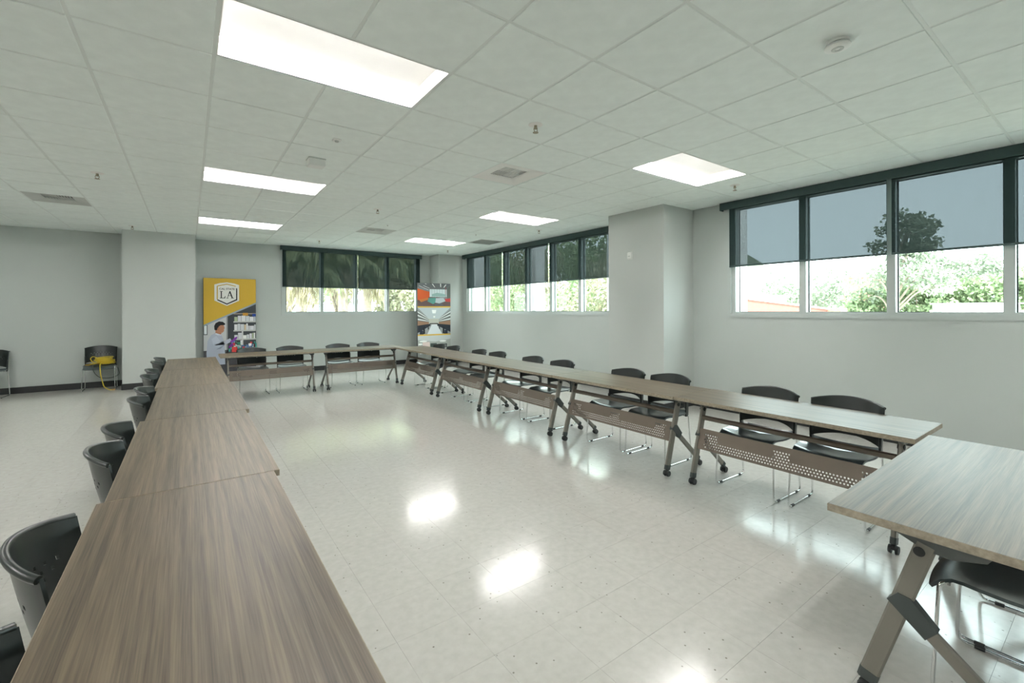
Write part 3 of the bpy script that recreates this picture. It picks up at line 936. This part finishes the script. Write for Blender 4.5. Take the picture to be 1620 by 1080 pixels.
cr(.53, 1.35, BW-.002, 1.375, (150, 140, 125), 5)
rr_ = random.Random(5)
for zz, hh in ((1.203, .13), (1.013, .14), (.828, .13)):
    u = .545
    while u < .93:
        w = rr_.uniform(.03, .085)
        colr = rr_.choice([(225, 226, 228), (206, 210, 214), (236, 238, 236), (190, 196, 205), (222, 204, 170), (170, 185, 150), (214, 215, 220)])
        cr(u, zz, min(u+w-.006, .945), zz+hh*rr_.uniform(.55, 1), colr, 6)
        u += w
cr(.88, 1.30, .945, 1.36, (40, 70, 150), 7); cr(.70, 1.32, .80, 1.38, (205, 150, 60), 7)
cr(.68, .30, .71, 1.0, (205, 205, 205), 6)
cr(.002, .93, .07, 1.13, (50, 58, 60), 5); cr(.010, .945, .058, 1.12, (225, 232, 234), 6)
cr(.002, .032, BW-.002, .60, (70, 70, 74), 5)             # bench front
for k in range(46):                                       # clutter on the bench
    u = rr_.uniform(.42, .92); z_ = rr_.uniform(.58, .76)
    colr = rr_.choice([(228, 232, 236), (70, 160, 150), (214, 220, 226), (200, 60, 60), (90, 120, 170), (236, 240, 240), (60, 140, 110)])
    cr(u, z_-.05, u+rr_.uniform(.02, .07), z_+rr_.uniform(.0, .05), colr, 7+k % 3)
cr(.50, .55, .60, .66, (214, 70, 66), 10)
# person in a grey lab coat, side view
a1.p([(.06, .30), (.05, .55), (.07, .80), (.13, .92), (.20, .965), (.30, .945), (.345, .84), (.37, .66), (.38, .30)], (176, 184, 200), 11)
a1.p([(.14, .84), (.22, .90), (.29, .80), (.40, .72), (.50, .78), (.47, .845), (.37, .79), (.27, .66), (.17, .70)], (188, 196, 210), 12)
a1.p([(.22, .62), (.28, .66), (.38, .725), (.30, .63)], (140, 148, 166), 13)
a1.p([(.20, .955), (.215, 1.01), (.30, 1.0), (.315, .94), (.27, .925)], (176, 122, 96), 12)
a1.p([(.205, 1.0), (.205, 1.12), (.25, 1.17), (.33, 1.16), (.362, 1.10), (.372, 1.055), (.36, 1.045), (.358, 1.0), (.33, .965), (.27, .96)], (184, 130, 102), 13)
a1.p([(.19, 1.03), (.185, 1.11), (.21, 1.17), (.27, 1.205), (.34, 1.195), (.385, 1.15), (.365, 1.125), (.30, 1.125), (.265, 1.10), (.255, 1.06), (.225, 1.02)], (26, 25, 28), 14)
a1.e(.255, 1.05, .016, .026, (170, 116, 90), 15, 10)
a1.p([(.20, .945), (.21, .965), (.30, .93), (.315, .945), (.305, .915), (.25, .915)], (206, 212, 222), 15)
a1.p([(.46, .785), (.50, .80), (.555, .86), (.59, .875), (.60, .86), (.585, .82), (.53, .775), (.49, .755)], (130, 60, 165), 14)
a1.p([(.44, .66), (.49, .735), (.535, .72), (.50, .665), (.45, .64)], (110, 45, 140), 14)
a1.build('printed_art', b1, -.0004)
# shield emblem
sh = Art()
def shield(k, cu=.412, cz=1.775):
    pts = [(-.222, .20), (-.13, .232), (0, .252), (.13, .232), (.222, .20), (.222, -.135), (0, -.245), (-.222, -.135)]
    return [(cu+a*k, cz+b_*k) for a, b_ in pts]
sh.p(shield(1.0), (232, 232, 226), 20)
sh.p([(.232, 1.665), (.232, 1.945), (.250, 1.940), (.250, 1.665)], (196, 160, 60), 21)
sh.p([(.250, 1.937), (.238, 1.952), (.412, 1.998), (.575, 1.955), (.568, 1.940), (.412, 1.980)], (196, 160, 60), 21)
sh.p([(.578, 1.66), (.600, 1.652), (.600, 1.90), (.578, 1.91)], (24, 26, 28), 21)
sh.p([(.238, 1.648), (.412, 1.556), (.600, 1.652), (.580, 1.672), (.412, 1.582), (.248, 1.668)], (24, 26, 28), 22)
sh.build('shield_emblem', b1, -.0004)
text_mesh('CAL STATE', .056, 'small_lettering', b1, (.414, -.0112, 1.868), 'ink_black', .0010)
lt = Art(); K = (20, 22, 24)
# serif capital L
u = .288; z_ = 1.690; H = .15
lt.r(u+.014, z_, u+.034, z_+H, K, 23); lt.r(u, z_+H-.010, u+.05, z_+H, K, 24); lt.p([(u, z_), (u+.092, z_), (u+.100, z_+.048), (u+.092, z_+.048), (u+.076, z_+.012), (u, z_+.012)], K, 24)
# serif capital A
u = .402
lt.p([(u+.066, z_+H+.004), (u+.056, z_+H), (u+.012, z_), (u+.020, z_), (u+.062, z_+H-.034)], K, 23)
lt.p([(u+.066, z_+H+.004), (u+.054, z_+H-.018), (u+.098, z_), (u+.122, z_), (u+.072, z_+H+.004)], K, 24)
lt.r(u+.030, z_+.050, u+.100, z_+.058, K, 25); lt.r(u, z_, u+.038, z_+.010, K, 26); lt.r(u+.084, z_, u+.136, z_+.010, K, 26)
lt.build('large_lettering', b1, -.0004)
tag(b1, 'tall yellow banner with white shield emblem and laboratory photograph by the wide pillar', 'banner')

b2 = empty('display_banner', (4.76, 10.645, 0))
MB().cbox((0, 0, .03), (BW, .045, 2.125), .003).build('board', 'banner_back', b2)
MB().box((.08, -.12, 0), (.14, .06, .03)).box((BW-.14, -.12, 0), (BW-.08, .06, .03)).build('foot', 'banner_back', b2)
a2_ = Art(); A = a2_
e0, e1 = .003, BW-.003
A.r(e0, .032, e1, 2.122, (212, 172, 70), 1)
# top photo: room with an orange wall and a glazed side
z0, z1 = 1.525, 2.122
A.r(e0, z0, e1, z1, (128, 134, 134), 2)
A.p([(e0, 1.98), (.34, 1.90), (.34, 1.72), (e0, 1.66)], (206, 92, 42), 4)
A.p([(e0, z1), (e1, z1), (.84, 1.97), (.34, 1.97), (e0, 2.02)], (106, 110, 112), 3)
for (a, b_, c, d) in ((.03, 2.05, .30, 1.95), (.15, 2.06, .33, 1.99), (.40, 2.11, .48, 2.02), (.64, 2.12, .65, 2.03), (.80, 2.10, .74, 2.02), (.20, 2.11, .24, 2.09)):
    A.p([(a, b_), (a+.03, b_), (c+.02, d), (c, d)], (236, 238, 236), 5)
A.r(.34, 1.77, .84, 1.97, (205, 218, 220), 4)
for k in range(6): A.r(.40+.075*k, 1.77, .405+.075*k, 1.97, (120, 132, 134), 5)
A.p([(.40, 1.84), (.55, 1.88), (.70, 1.86), (.82, 1.84), (.82, 1.78), (.40, 1.78)], (150, 180, 178), 6)
A.p([(.84, 1.97), (e1, 2.10), (e1, 1.66), (.84, 1.74)], (98, 104, 100), 4); A.r(.80, 1.75, .815, 2.03, (150, 60, 66), 6)
A.p([(e0, z0), (e1, z0), (e1, 1.66), (.60, 1.76), (.34, 1.76), (e0, 1.68)], (96, 78, 76), 5)
A.p([(.04, 1.69), (.30, 1.75), (.31, 1.70), (.10, 1.63)], (196, 118, 60), 6)
A.p([(.30, 1.74), (.52, 1.75), (.56, 1.66), (.44, 1.58), (.28, 1.65)], (90, 150, 140), 6)
A.p([(.52, 1.74), (.74, 1.75), (.80, 1.66), (.62, 1.60), (.50, 1.62)], (180, 190, 194), 7)
A.p([(.78, 1.72), (e1, 1.74), (e1, 1.64), (.80, 1.65)], (182, 58, 56), 7)
A.p([(.46, 1.59), (.70, 1.61), (.74, 1.54), (.50, 1.54)], (92, 92, 100), 7)
# middle photo: laboratory aisle in one-point perspective
z0, z1 = .80, 1.49; vx, vz = .46, 1.13
A.r(e0, z0, e1, z1, (150, 154, 154), 2)
A.p([(e0, z1), (e1, z1), (.60, 1.20), (.32, 1.20)], (190, 200, 202), 3)
A.p([(.40, 1.43), (.53, 1.43), (.51, 1.34), (.42, 1.34)], (244, 246, 244), 4); A.p([(.44, 1.27), (.50, 1.27), (.49, 1.23), (.45, 1.23)], (240, 242, 236), 4)
A.r(.32, 1.05, .60, 1.20, (186, 188, 176), 4)
for s_ in (-1, 1):
    def X(d): return vx+s_*d
    A.p([(X(.455 if s_ < 0 else .485), 1.42), (X(.14), 1.20), (X(.14), 1.08), (X(.455 if s_ < 0 else .485), .98)], (112, 116, 112), 3)
    for (za, zb) in ((1.40, 1.20), (1.31, 1.17), (1.21, 1.14)):
        A.p([(X(.455 if s_ < 0 else .485), za), (X(.14), zb), (X(.14), zb-.012), (X(.455 if s_ < 0 else .485), za-.035)], (222, 226, 224), 5)
    A.p([(X(.455 if s_ < 0 else .485), 1.15), (X(.14), 1.11), (X(.14), 1.06), (X(.455 if s_ < 0 else .485), 1.02)], (150, 116, 92), 4)
    A.p([(X(.455 if s_ < 0 else .485), 1.03), (X(.10), 1.07), (X(.10), 1.02), (X(.455 if s_ < 0 else .485), .84)], (38, 44, 52), 5)
    A.p([(X(.30), .98), (X(.26), 1.01), (X(.25), .82), (X(.31), .80)], (26, 30, 36), 6); A.p([(X(.17), 1.05), (X(.15), 1.06), (X(.145), .93), (X(.175), .92)], (40, 42, 46), 6)
    A.r(min(X(.31), X(.40)), .80, max(X(.31), X(.40)), .90, (34, 42, 56), 6)
A.p([(.40, 1.05), (.54, 1.05), (.70, z0), (.27, z0)], (214, 220, 222), 6)
A.r(.34, 1.06, .58, 1.085, (48, 44, 44), 7)
# lower photo: bright room with white tables
z0, z1 = .032, .765
A.r(e0, z0, e1, z1, (168, 172, 166), 2)
A.p([(e0, z1), (e1, z1), (e1, .66), (.5, .60), (e0, .66)], (196, 202, 200), 3)
for (u0, z_, w) in ((.05, .62, .22), (.62, .61, .20), (.02, .55, .12)): A.e(u0+w/2, z_, w/2, .022, (238, 240, 236), 4)
A.r(.14, .47, .34, .60, (226, 206, 200), 4); A.r(.36, .46, .54, .56, (66, 78, 74), 4); A.r(.60, .44, .84, .54, (60, 66, 66), 4); A.r(e0, .032, e1, .36, (130, 132, 128), 4)
for k in range(4): A.p([(.08+.24*k, .36), (.24+.24*k, .36), (.22+.24*k, .30), (.06+.24*k, .30)], (222, 224, 222), 5)
A.build('printed_art', b2, -.0004)
tag(b2, 'tall banner of three stacked interior photographs in front of the corner pillar', 'banner')

# ------------------------------------------------------------------ outdoors
GZ = -3.6
struct(MB().box((-80, -60, GZ-.4), (160, 160, GZ)).build('ground', 'ext_ground'))
for y, t_ in ((3.84, 'beside the roof view'), (6.3, 'hidden behind the thermostat pillar'), (8.95, 'outside the middle of the leafy window'), (11.84, 'outside the far end of the leafy window')):
    o = MB().cbox((7.15, y-.15, GZ), (7.45, y+.15, 3.6), .01).build('outside_column', 'ext_stucco')
    tag(o, 'pale square outside column '+t_, 'column', 'outside columns')

def leaf_cloud(mb, centre, rad, n, size, rng, droop=0.0):
    cx, cy, cz = centre
    for _ in range(n):
        th_ = rng.uniform(0, 2*math.pi); cp = rng.uniform(-1, 1); sp = math.sqrt(1-cp*cp)
        q = rng.uniform(.55, 1.0)
        p = Vector((cx+rad[0]*q*sp*math.cos(th_), cy+rad[1]*q*sp*math.sin(th_), cz+rad[2]*q*cp))
        a = Vector((rng.gauss(0, 1), rng.gauss(0, 1), rng.gauss(0, 1)-droop)).normalized()
        b_ = a.orthogonal().normalized(); b_ = (Matrix.Rotation(rng.uniform(0, 6.28), 3, a) @ b_)
        s_ = size*rng.uniform(.6, 1.4)
        m_ = p+a*s_*.5
        mb.add([p, m_+b_*s_*.30, p+a*s_, m_-b_*s_*.30], [(0, 1, 2, 3)])
def tree(name, label, base, h, blobs, leaf, size, seed, cat='tree', group=None, trunk=.09):
    rng = random.Random(seed)
    r = empty(name, base)
    tb = MB(); fo = MB()
    tb.tube([(0, 0, 0), (rng.uniform(-.1, .1), rng.uniform(-.1, .1), h*.35), (rng.uniform(-.15, .15), rng.uniform(-.15, .15), h*.6), (0, 0, h*.8)], [trunk, trunk*.8, trunk*.6, trunk*.3], 7)
    for (dx, dy, dz, rx, ry, rz_, n) in blobs:
        k = rng.uniform(.35, .6)
        tb.tube(arc([(0, 0, h*k), (dx*.5, dy*.5, (h*k+dz)*.5+.1), (dx, dy, dz)], .3, 3), [trunk*.45]+[trunk*.3]*4+[trunk*.12], 5)
        leaf_cloud(fo, (dx, dy, dz), (rx, ry, rz_), n, size, rng)
    tb.build('trunk', 'bark', r, 60)
    fo.build('foliage', leaf, r)
    tag(r, label, cat, group)
    return r
rb = random.Random(21)
# hedge of shrubs right outside the far window of the right wall
SH = [(9.6, 8.4, 'leaf_dry'), (9.9, 9.7, 'leaf_green'), (9.5, 11.0, 'leaf_dry'), (10.0, 12.3, 'leaf_dry'), (9.7, 13.6, 'leaf_green'), (10.1, 15.0, 'leaf_dry'), (9.8, 16.5, 'leaf_green'), (10.2, 18.0, 'leaf_dry')]
for k, (x, y, lf) in enumerate(SH):
    bl = []
    for q in range(11):
        bl.append((rb.uniform(-.6, .6), rb.uniform(-.8, .8), rb.uniform(3.6, 6.6), rb.uniform(.5, .8), rb.uniform(.5, .8), rb.uniform(.45, .7), 420))
    tree('shrub', ('straw-coloured' if lf == 'leaf_dry' else 'green')+' leafy shrub outside the leafy window, %s from the thermostat pillar' % N10[k], (x, y, GZ), 6.0, bl, lf, .10, 100+k, 'shrub', 'shrubs outside the leafy window', .06)
# taller trees behind the hedge
for k, (x, y) in enumerate([(14.0, 11.5), (15.5, 16.0), (14.5, 20.5), (17.5, 26.0)]):
    bl = [(rb.uniform(-1.3, 1.3), rb.uniform(-1.7, 1.7), rb.uniform(4.6, 8.4), rb.uniform(.9, 1.4), rb.uniform(.9, 1.4), rb.uniform(.7, 1.1), 480) for q in range(13)]
    tree('broadleaf_tree', 'dark broadleaf tree rising behind the outside shrubs, %s from the roof' % N10[k], (x, y, GZ), 8.0, bl, 'leaf_green', .17, 200+k, 'tree', 'trees behind the shrubs', .16)
# a wooded hill on the skyline
hp = []
for j in range(9):
    row = []
    for i in range(33):
        u = i/32; v = j/8
        row.append((150+(u-.5)*40-v*30, 60+u*150, GZ+max(0, (13+10*math.sin(u*7.3)+5*math.sin(u*17+1))*(1-v)**1.2)))
    hp.append(row)
struct(MB().shell(hp, .4).build('ground_hill', 'hill', None, 60))

# roof, parapet and rooftop equipment seen through the near window
roof = empty('flat_roof', (0, 0, 0))
MB().box((8.2, -14, .55), (30, 7.6, 1.10)).build('roof_slab', 'ext_roof', roof)
MB().box((29.6, -14, 1.10), (30, 5.9, 1.34)).build('roof_kerb', 'ext_cream', roof)
MB().box((9.2, -13.9, GZ), (29.8, 7.2, .55)).build('building_wall', 'ext_cream', roof)
tag(roof, 'pale flat roof of the neighbouring wing outside the window', 'roof')
pw = empty('brick_parapet', (0, 0, 0))
# wall whose coping slopes down from the pillar side
def wallpt(t): return (14.5+(18.2-14.5)*t, 8.0+(6.2-8.0)*t)
hA, hB = EYE+.46, EYE+.0
vv = []
for (t, hh) in ((0, hA), (1, hB)):
    x, y = wallpt(t)
    for (dx, dy) in ((0, 0), (.14, .28)): vv += [(x+dx, y+dy, 1.10), (x+dx, y+dy, hh-.05)]
m1_ = MB(); m1_.add(vv, [(0, 4, 5, 1), (2, 3, 7, 6), (1, 5, 7, 3), (0, 1, 3, 2), (4, 6, 7, 5), (0, 2, 6, 4)]); m1_.build('brick_face', 'ext_brick', pw)
m2_ = MB(); vv = []
for (t, hh) in ((-.005, hA), (1.0, hB)):
    x, y = wallpt(t)
    for (dx, dy) in ((-.03, -.05), (.17, .33)): vv += [(x+dx, y+dy, hh-.05), (x+dx, y+dy, hh)]
m2_.add(vv, [(0, 4, 5, 1), (2, 3, 7, 6), (1, 5, 7, 3), (0, 1, 3, 2), (4, 6, 7, 5), (0, 2, 6, 4)]); m2_.build('coping', 'ext_cream', pw)
x, y = wallpt(1.0)
MB().cbox((x-.1, y-.35, 1.10), (x+.5, y+.15, EYE-.0), .01).build('end_pier', 'ext_brick_pale', pw)
tag(pw, 'red brick parapet with sloping pale coping on the neighbouring roof', 'parapet')
sb = empty('roof_shed', (20.4, 10.6, GZ))
MB().box((0, -1.05, 0), (2.5, .55, EYE+.52-GZ)).build('shed_wall', 'ext_cream', sb)
MB().box((-.1, -1.15, EYE+.52-GZ), (2.6, .65, EYE+.60-GZ)).build('shed_roof', 'ext_stucco', sb)
tag(sb, 'small cream block building behind the red brick parapet', 'building')
ac = empty('rooftop_unit', (17.2, 2.55, 1.10), .3)
MB().cbox((-.45, -.75, 0), (.55, .75, .44), .02).build('cabinet', 'ext_unit', ac)
MB().prism([(-.85, .10), (-.50, .42), (-.45, .42), (-.45, .10)], -.68, .68, 'y').build('intake_hood', 'ext_unit', ac)
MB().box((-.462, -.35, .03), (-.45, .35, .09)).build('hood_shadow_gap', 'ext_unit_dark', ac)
MB().box((-.47, -.80, .44), (.57, .80, .47)).build('lid', 'ext_stucco', ac)
tag(ac, 'boxy grey rooftop air unit with sloping hood', 'air unit')
sg = empty('roof_frame_stand', (14.2, .62, 1.10))
for s_ in (-1, 1):
    MB().tube([(0, s_*.22, 0), (0, s_*.16, .50)], .02, 6).build('post', 'ext_unit_dark', sg)
MB().box((-.02, -.20, .34), (.0, .20, .50)).build('screen', 'ext_unit_dark', sg)
tag(sg, 'dark framed stand on the roof beside the grey air unit', 'roof stand')
lp_ = empty('light_pole', (46, 16.6, GZ))
MB().tube([(0, 0, 0), (0, 0, EYE-GZ+1.6)], .09, 8).build('pole', 'ext_unit_dark', lp_)
MB().box((-.9, -.25, EYE-GZ+1.5), (.9, .25, EYE-GZ+1.68)).build('lamp_head', 'ext_unit_dark', lp_)
tag(lp_, 'thin street light pole beyond the roof', 'light pole')
bl_ = empty('office_building', (120, 54, GZ))
MB().box((0, 0, 0), (12, 9, EYE-GZ+6.4)).build('building_body', 'ext_blue', bl_)
for k in range(4): MB().box((-.2, .4, EYE-GZ+.2+1.6*k), (0, 8.6, EYE-GZ+.9+1.6*k)).build('window_band', 'ext_unit_dark', bl_)
tag(bl_, 'distant blue-grey office block on the skyline', 'building')
br_ = empty('red_building', (60, 16.2, GZ))
MB().box((0, 0, 0), (5, 3.2, EYE-GZ+3.4)).build('building_body', 'ext_brick_pale', br_)
MB().box((-.1, -.1, EYE-GZ+3.4), (5.1, 3.3, EYE-GZ+3.6)).build('roof_edge', 'ext_cream', br_)
tag(br_, 'distant small red brick building seen between tree leaves', 'building')

def blobs(rng, n, sx, sy, z0, z1, r0, r1, m_):
    return [(rng.uniform(-sx, sx), rng.uniform(-sy, sy), rng.uniform(z0, z1), rng.uniform(r0, r1), rng.uniform(r0, r1), rng.uniform(r0, r1)*.75, m_) for _ in range(n)]
Z = EYE-GZ
# far round trees beyond the roof
for k, (x, y, s_) in enumerate([(38, 19.0, .6), (44, 19.2, .8), (36, 14.4, 1.5), (40, 16.6, 1.2)]):
    tree('round_tree', 'hazy round tree beyond the roof, %s from the red parapet' % N10[k], (x, y, GZ), Z+1.5*s_, blobs(rb, 11, 1.5*s_, 2.0*s_, Z-1.2, Z+1.5*s_, .7*s_, 1.1*s_, 330), 'leaf_grey' if k > 1 else 'leaf_green', .24, 300+k, 'tree', 'round trees beyond the roof', .14)
# bright green bushes behind the roof edge
for k, (x, y) in enumerate([(33, 8.9), (33.5, 7.0), (33, 5.2), (33, 3.6), (34, 1.6)]):
    tree('green_bush', 'bright green bush beyond the roof edge, %s from the round trees' % N10[k], (x, y, GZ), Z+.6, blobs(rb, 12, .9, 1.0, Z-1.0, Z+1.1+.35*(k % 2), .6, .9, 380), 'leaf_green', .20, 340+k, 'bush', 'bushes beyond the roof', .12)
# tall airy eucalyptus, its top showing dark through the shades
def eucalyptus(label, base, seed, spread, z0, z1, n):
    rng = random.Random(seed)
    r = empty('eucalyptus_tree', base)
    tb = MB(); fo = MB(); H = z1-base[2]
    tb.tube([(0, 0, 0), (.2, .1, H*.3), (-.1, .3, H*.6), (.2, .2, H*.92)], [.22, .17, .11, .04], 7)
    for q in range(n):
        zz = rng.uniform(z0, z1)-base[2]
        f = 1-max(0, (zz-(z0-base[2]))/(z1-z0))*.55
        dx, dy = rng.uniform(-1, 1)*spread*f, rng.uniform(-1, 1)*spread*1.3*f
        st = zz-rng.uniform(.8, 1.8)
        tb.tube(arc([(0, .2, st), (dx*.5, dy*.5, zz-.2), (dx, dy, zz)], .4, 3), [.06]+[.04]*4+[.012], 5)
        leaf_cloud(fo, (dx, dy, zz), (rng.uniform(.55, 1.0), rng.uniform(.55, 1.1), rng.uniform(.30, .6)), 170, .22, rng, .8)
    tb.build('trunk', 'bark', r, 60); fo.build('foliage', 'leaf_grey', r)
    tag(r, label, 'tree', 'eucalyptus trees beyond the roof')
eucalyptus('tall airy eucalyptus whose dark crown shows through the shade', (31, 7.35, GZ), 51, 1.65, EYE+.8, EYE+4.7, 24)
eucalyptus('broad grey eucalyptus standing over the bright green bushes', (37, 6.6, GZ), 52, 2.6, EYE+.4, EYE+2.9, 26)
eucalyptus('grey eucalyptus over the bushes behind the air unit', (38, 2.2, GZ), 53, 2.6, EYE+.3, EYE+2.7, 22)

# fan palms outside the back window
def palm(label, base, seed, crown, frond, n, lean=0.0, skirt=16):
    rng = random.Random(seed)
    r = empty('fan_palm', base)
    H = crown-base[2]
    tk = MB(); path = []; rad = []
    for k in range(25):
        t = k/24; path.append((lean*t*t, 0, H*t)); rad.append(.20*(1-.25*t)*(1+.06*(k % 2)))
    tk.tube(path, rad, 12); tk.build('trunk', 'palm_bark', r, 40)
    def fronds(count, e_lo, e_hi, ln, mat, name):
        mb = MB()
        for q in range(count):
            az = 2*math.pi*q/count+rng.uniform(-.25, .25); el = rng.uniform(e_lo, e_hi)
            L_ = ln*rng.uniform(.8, 1.15)
            d0 = Vector((math.cos(az)*math.cos(el), math.sin(az)*math.cos(el), math.sin(el)))
            p = Vector((lean, 0, H)); stem = []
            d = d0.copy()
            for k in range(9):
                stem.append(p.copy()); p = p+d*L_/8; d = (d+Vector((0, 0, -.16-.05*k))*.55).normalized()
            mb.tube(stem, [.022]*3+[.014]*3+[.008]*3, 4, False)
            side = d0.cross(Vector((0, 0, 1)))
            if side.length < .1: side = Vector((1, 0, 0))
            side.normalize()
            for k in range(2, 9):
                for s_ in (-1, 1):
                    for m_ in range(4):
                        b0 = stem[k-1].lerp(stem[k], m_/4)
                        dirv = (side*s_*rng.uniform(.5, 1)+(stem[k]-stem[k-1]).normalized()*rng.uniform(.4, .9)+Vector((0, 0, -rng.uniform(.3, 1.0)))).normalized()
                        ll = L_*.34*rng.uniform(.7, 1.2)*(1 if k < 7 else .7)
                        w = Vector((0, 0, 1)).cross(dirv)
                        w = w.normalized()*.016 if w.length > .01 else Vector((.016, 0, 0))
                        mp_ = b0+dirv*ll*.55; tip = b0+dirv*ll*.9+Vector((0, 0, -ll*.35))
                        mb.add([b0-w*.6, b0+w*.6, mp_+w, mp_-w], [(0, 1, 2, 3)]); mb.add([mp_-w, mp_+w, tip], [(0, 1, 2)])
        mb.build(name, mat, r)
    fronds(n, -.35, 1.1, frond, 'leaf_palm', 'green_fronds')
    if skirt: fronds(skirt, -1.35, -.7, frond*.95, 'leaf_straw', 'dry_skirt')
    tag(r, label, 'palm tree', 'palms outside the back window')
palm('shaggy fan palm outside the back window, beside the yellow banner side', (2.95, 15.6, GZ), 61, EYE+1.75, 1.55, 30, skirt=22)
palm('fan palm with bare trunk outside the back window, second from the yellow banner', (4.55, 16.6, GZ), 62, EYE+1.9, 1.5, 28, skirt=10)
palm('fan palm outside the back window, third from the yellow banner', (5.75, 17.6, GZ), 63, EYE+2.0, 1.7, 28, skirt=12)
palm('far fan palm outside the back window, nearest the three-photo banner', (7.9, 20.0, GZ), 64, EYE+2.1, 1.7, 26, skirt=14)
for k, (x, y) in enumerate([(3.6, 24.0), (7.2, 27.0), (10.8, 25.0), (13.5, 28.5)]):
    tree('backdrop_tree', 'leafy green tree beyond the palms, %s from the yellow banner' % N10[k], (x, y, GZ), Z+3.4, blobs(rb, 14, 1.9, 1.5, Z+1.1, Z+5.0, 1.0, 1.6, 420), 'leaf_green', .24, 400+k, 'tree', 'trees beyond the palms', .18)
for k, (x, y) in enumerate([(7.5, 19.2), (8.9, 19.8), (10.3, 22.0)]):
    tree('pale_bush', 'pale dry bush below the palms, %s from the three-photo banner' % N10[2-k], (x, y, GZ), Z+.2, blobs(rb, 10, .8, .6, Z-.6, Z+1.0, .4, .7, 330), 'leaf_dry', .13, 440+k, 'bush', 'dry bushes below the palms', .07)
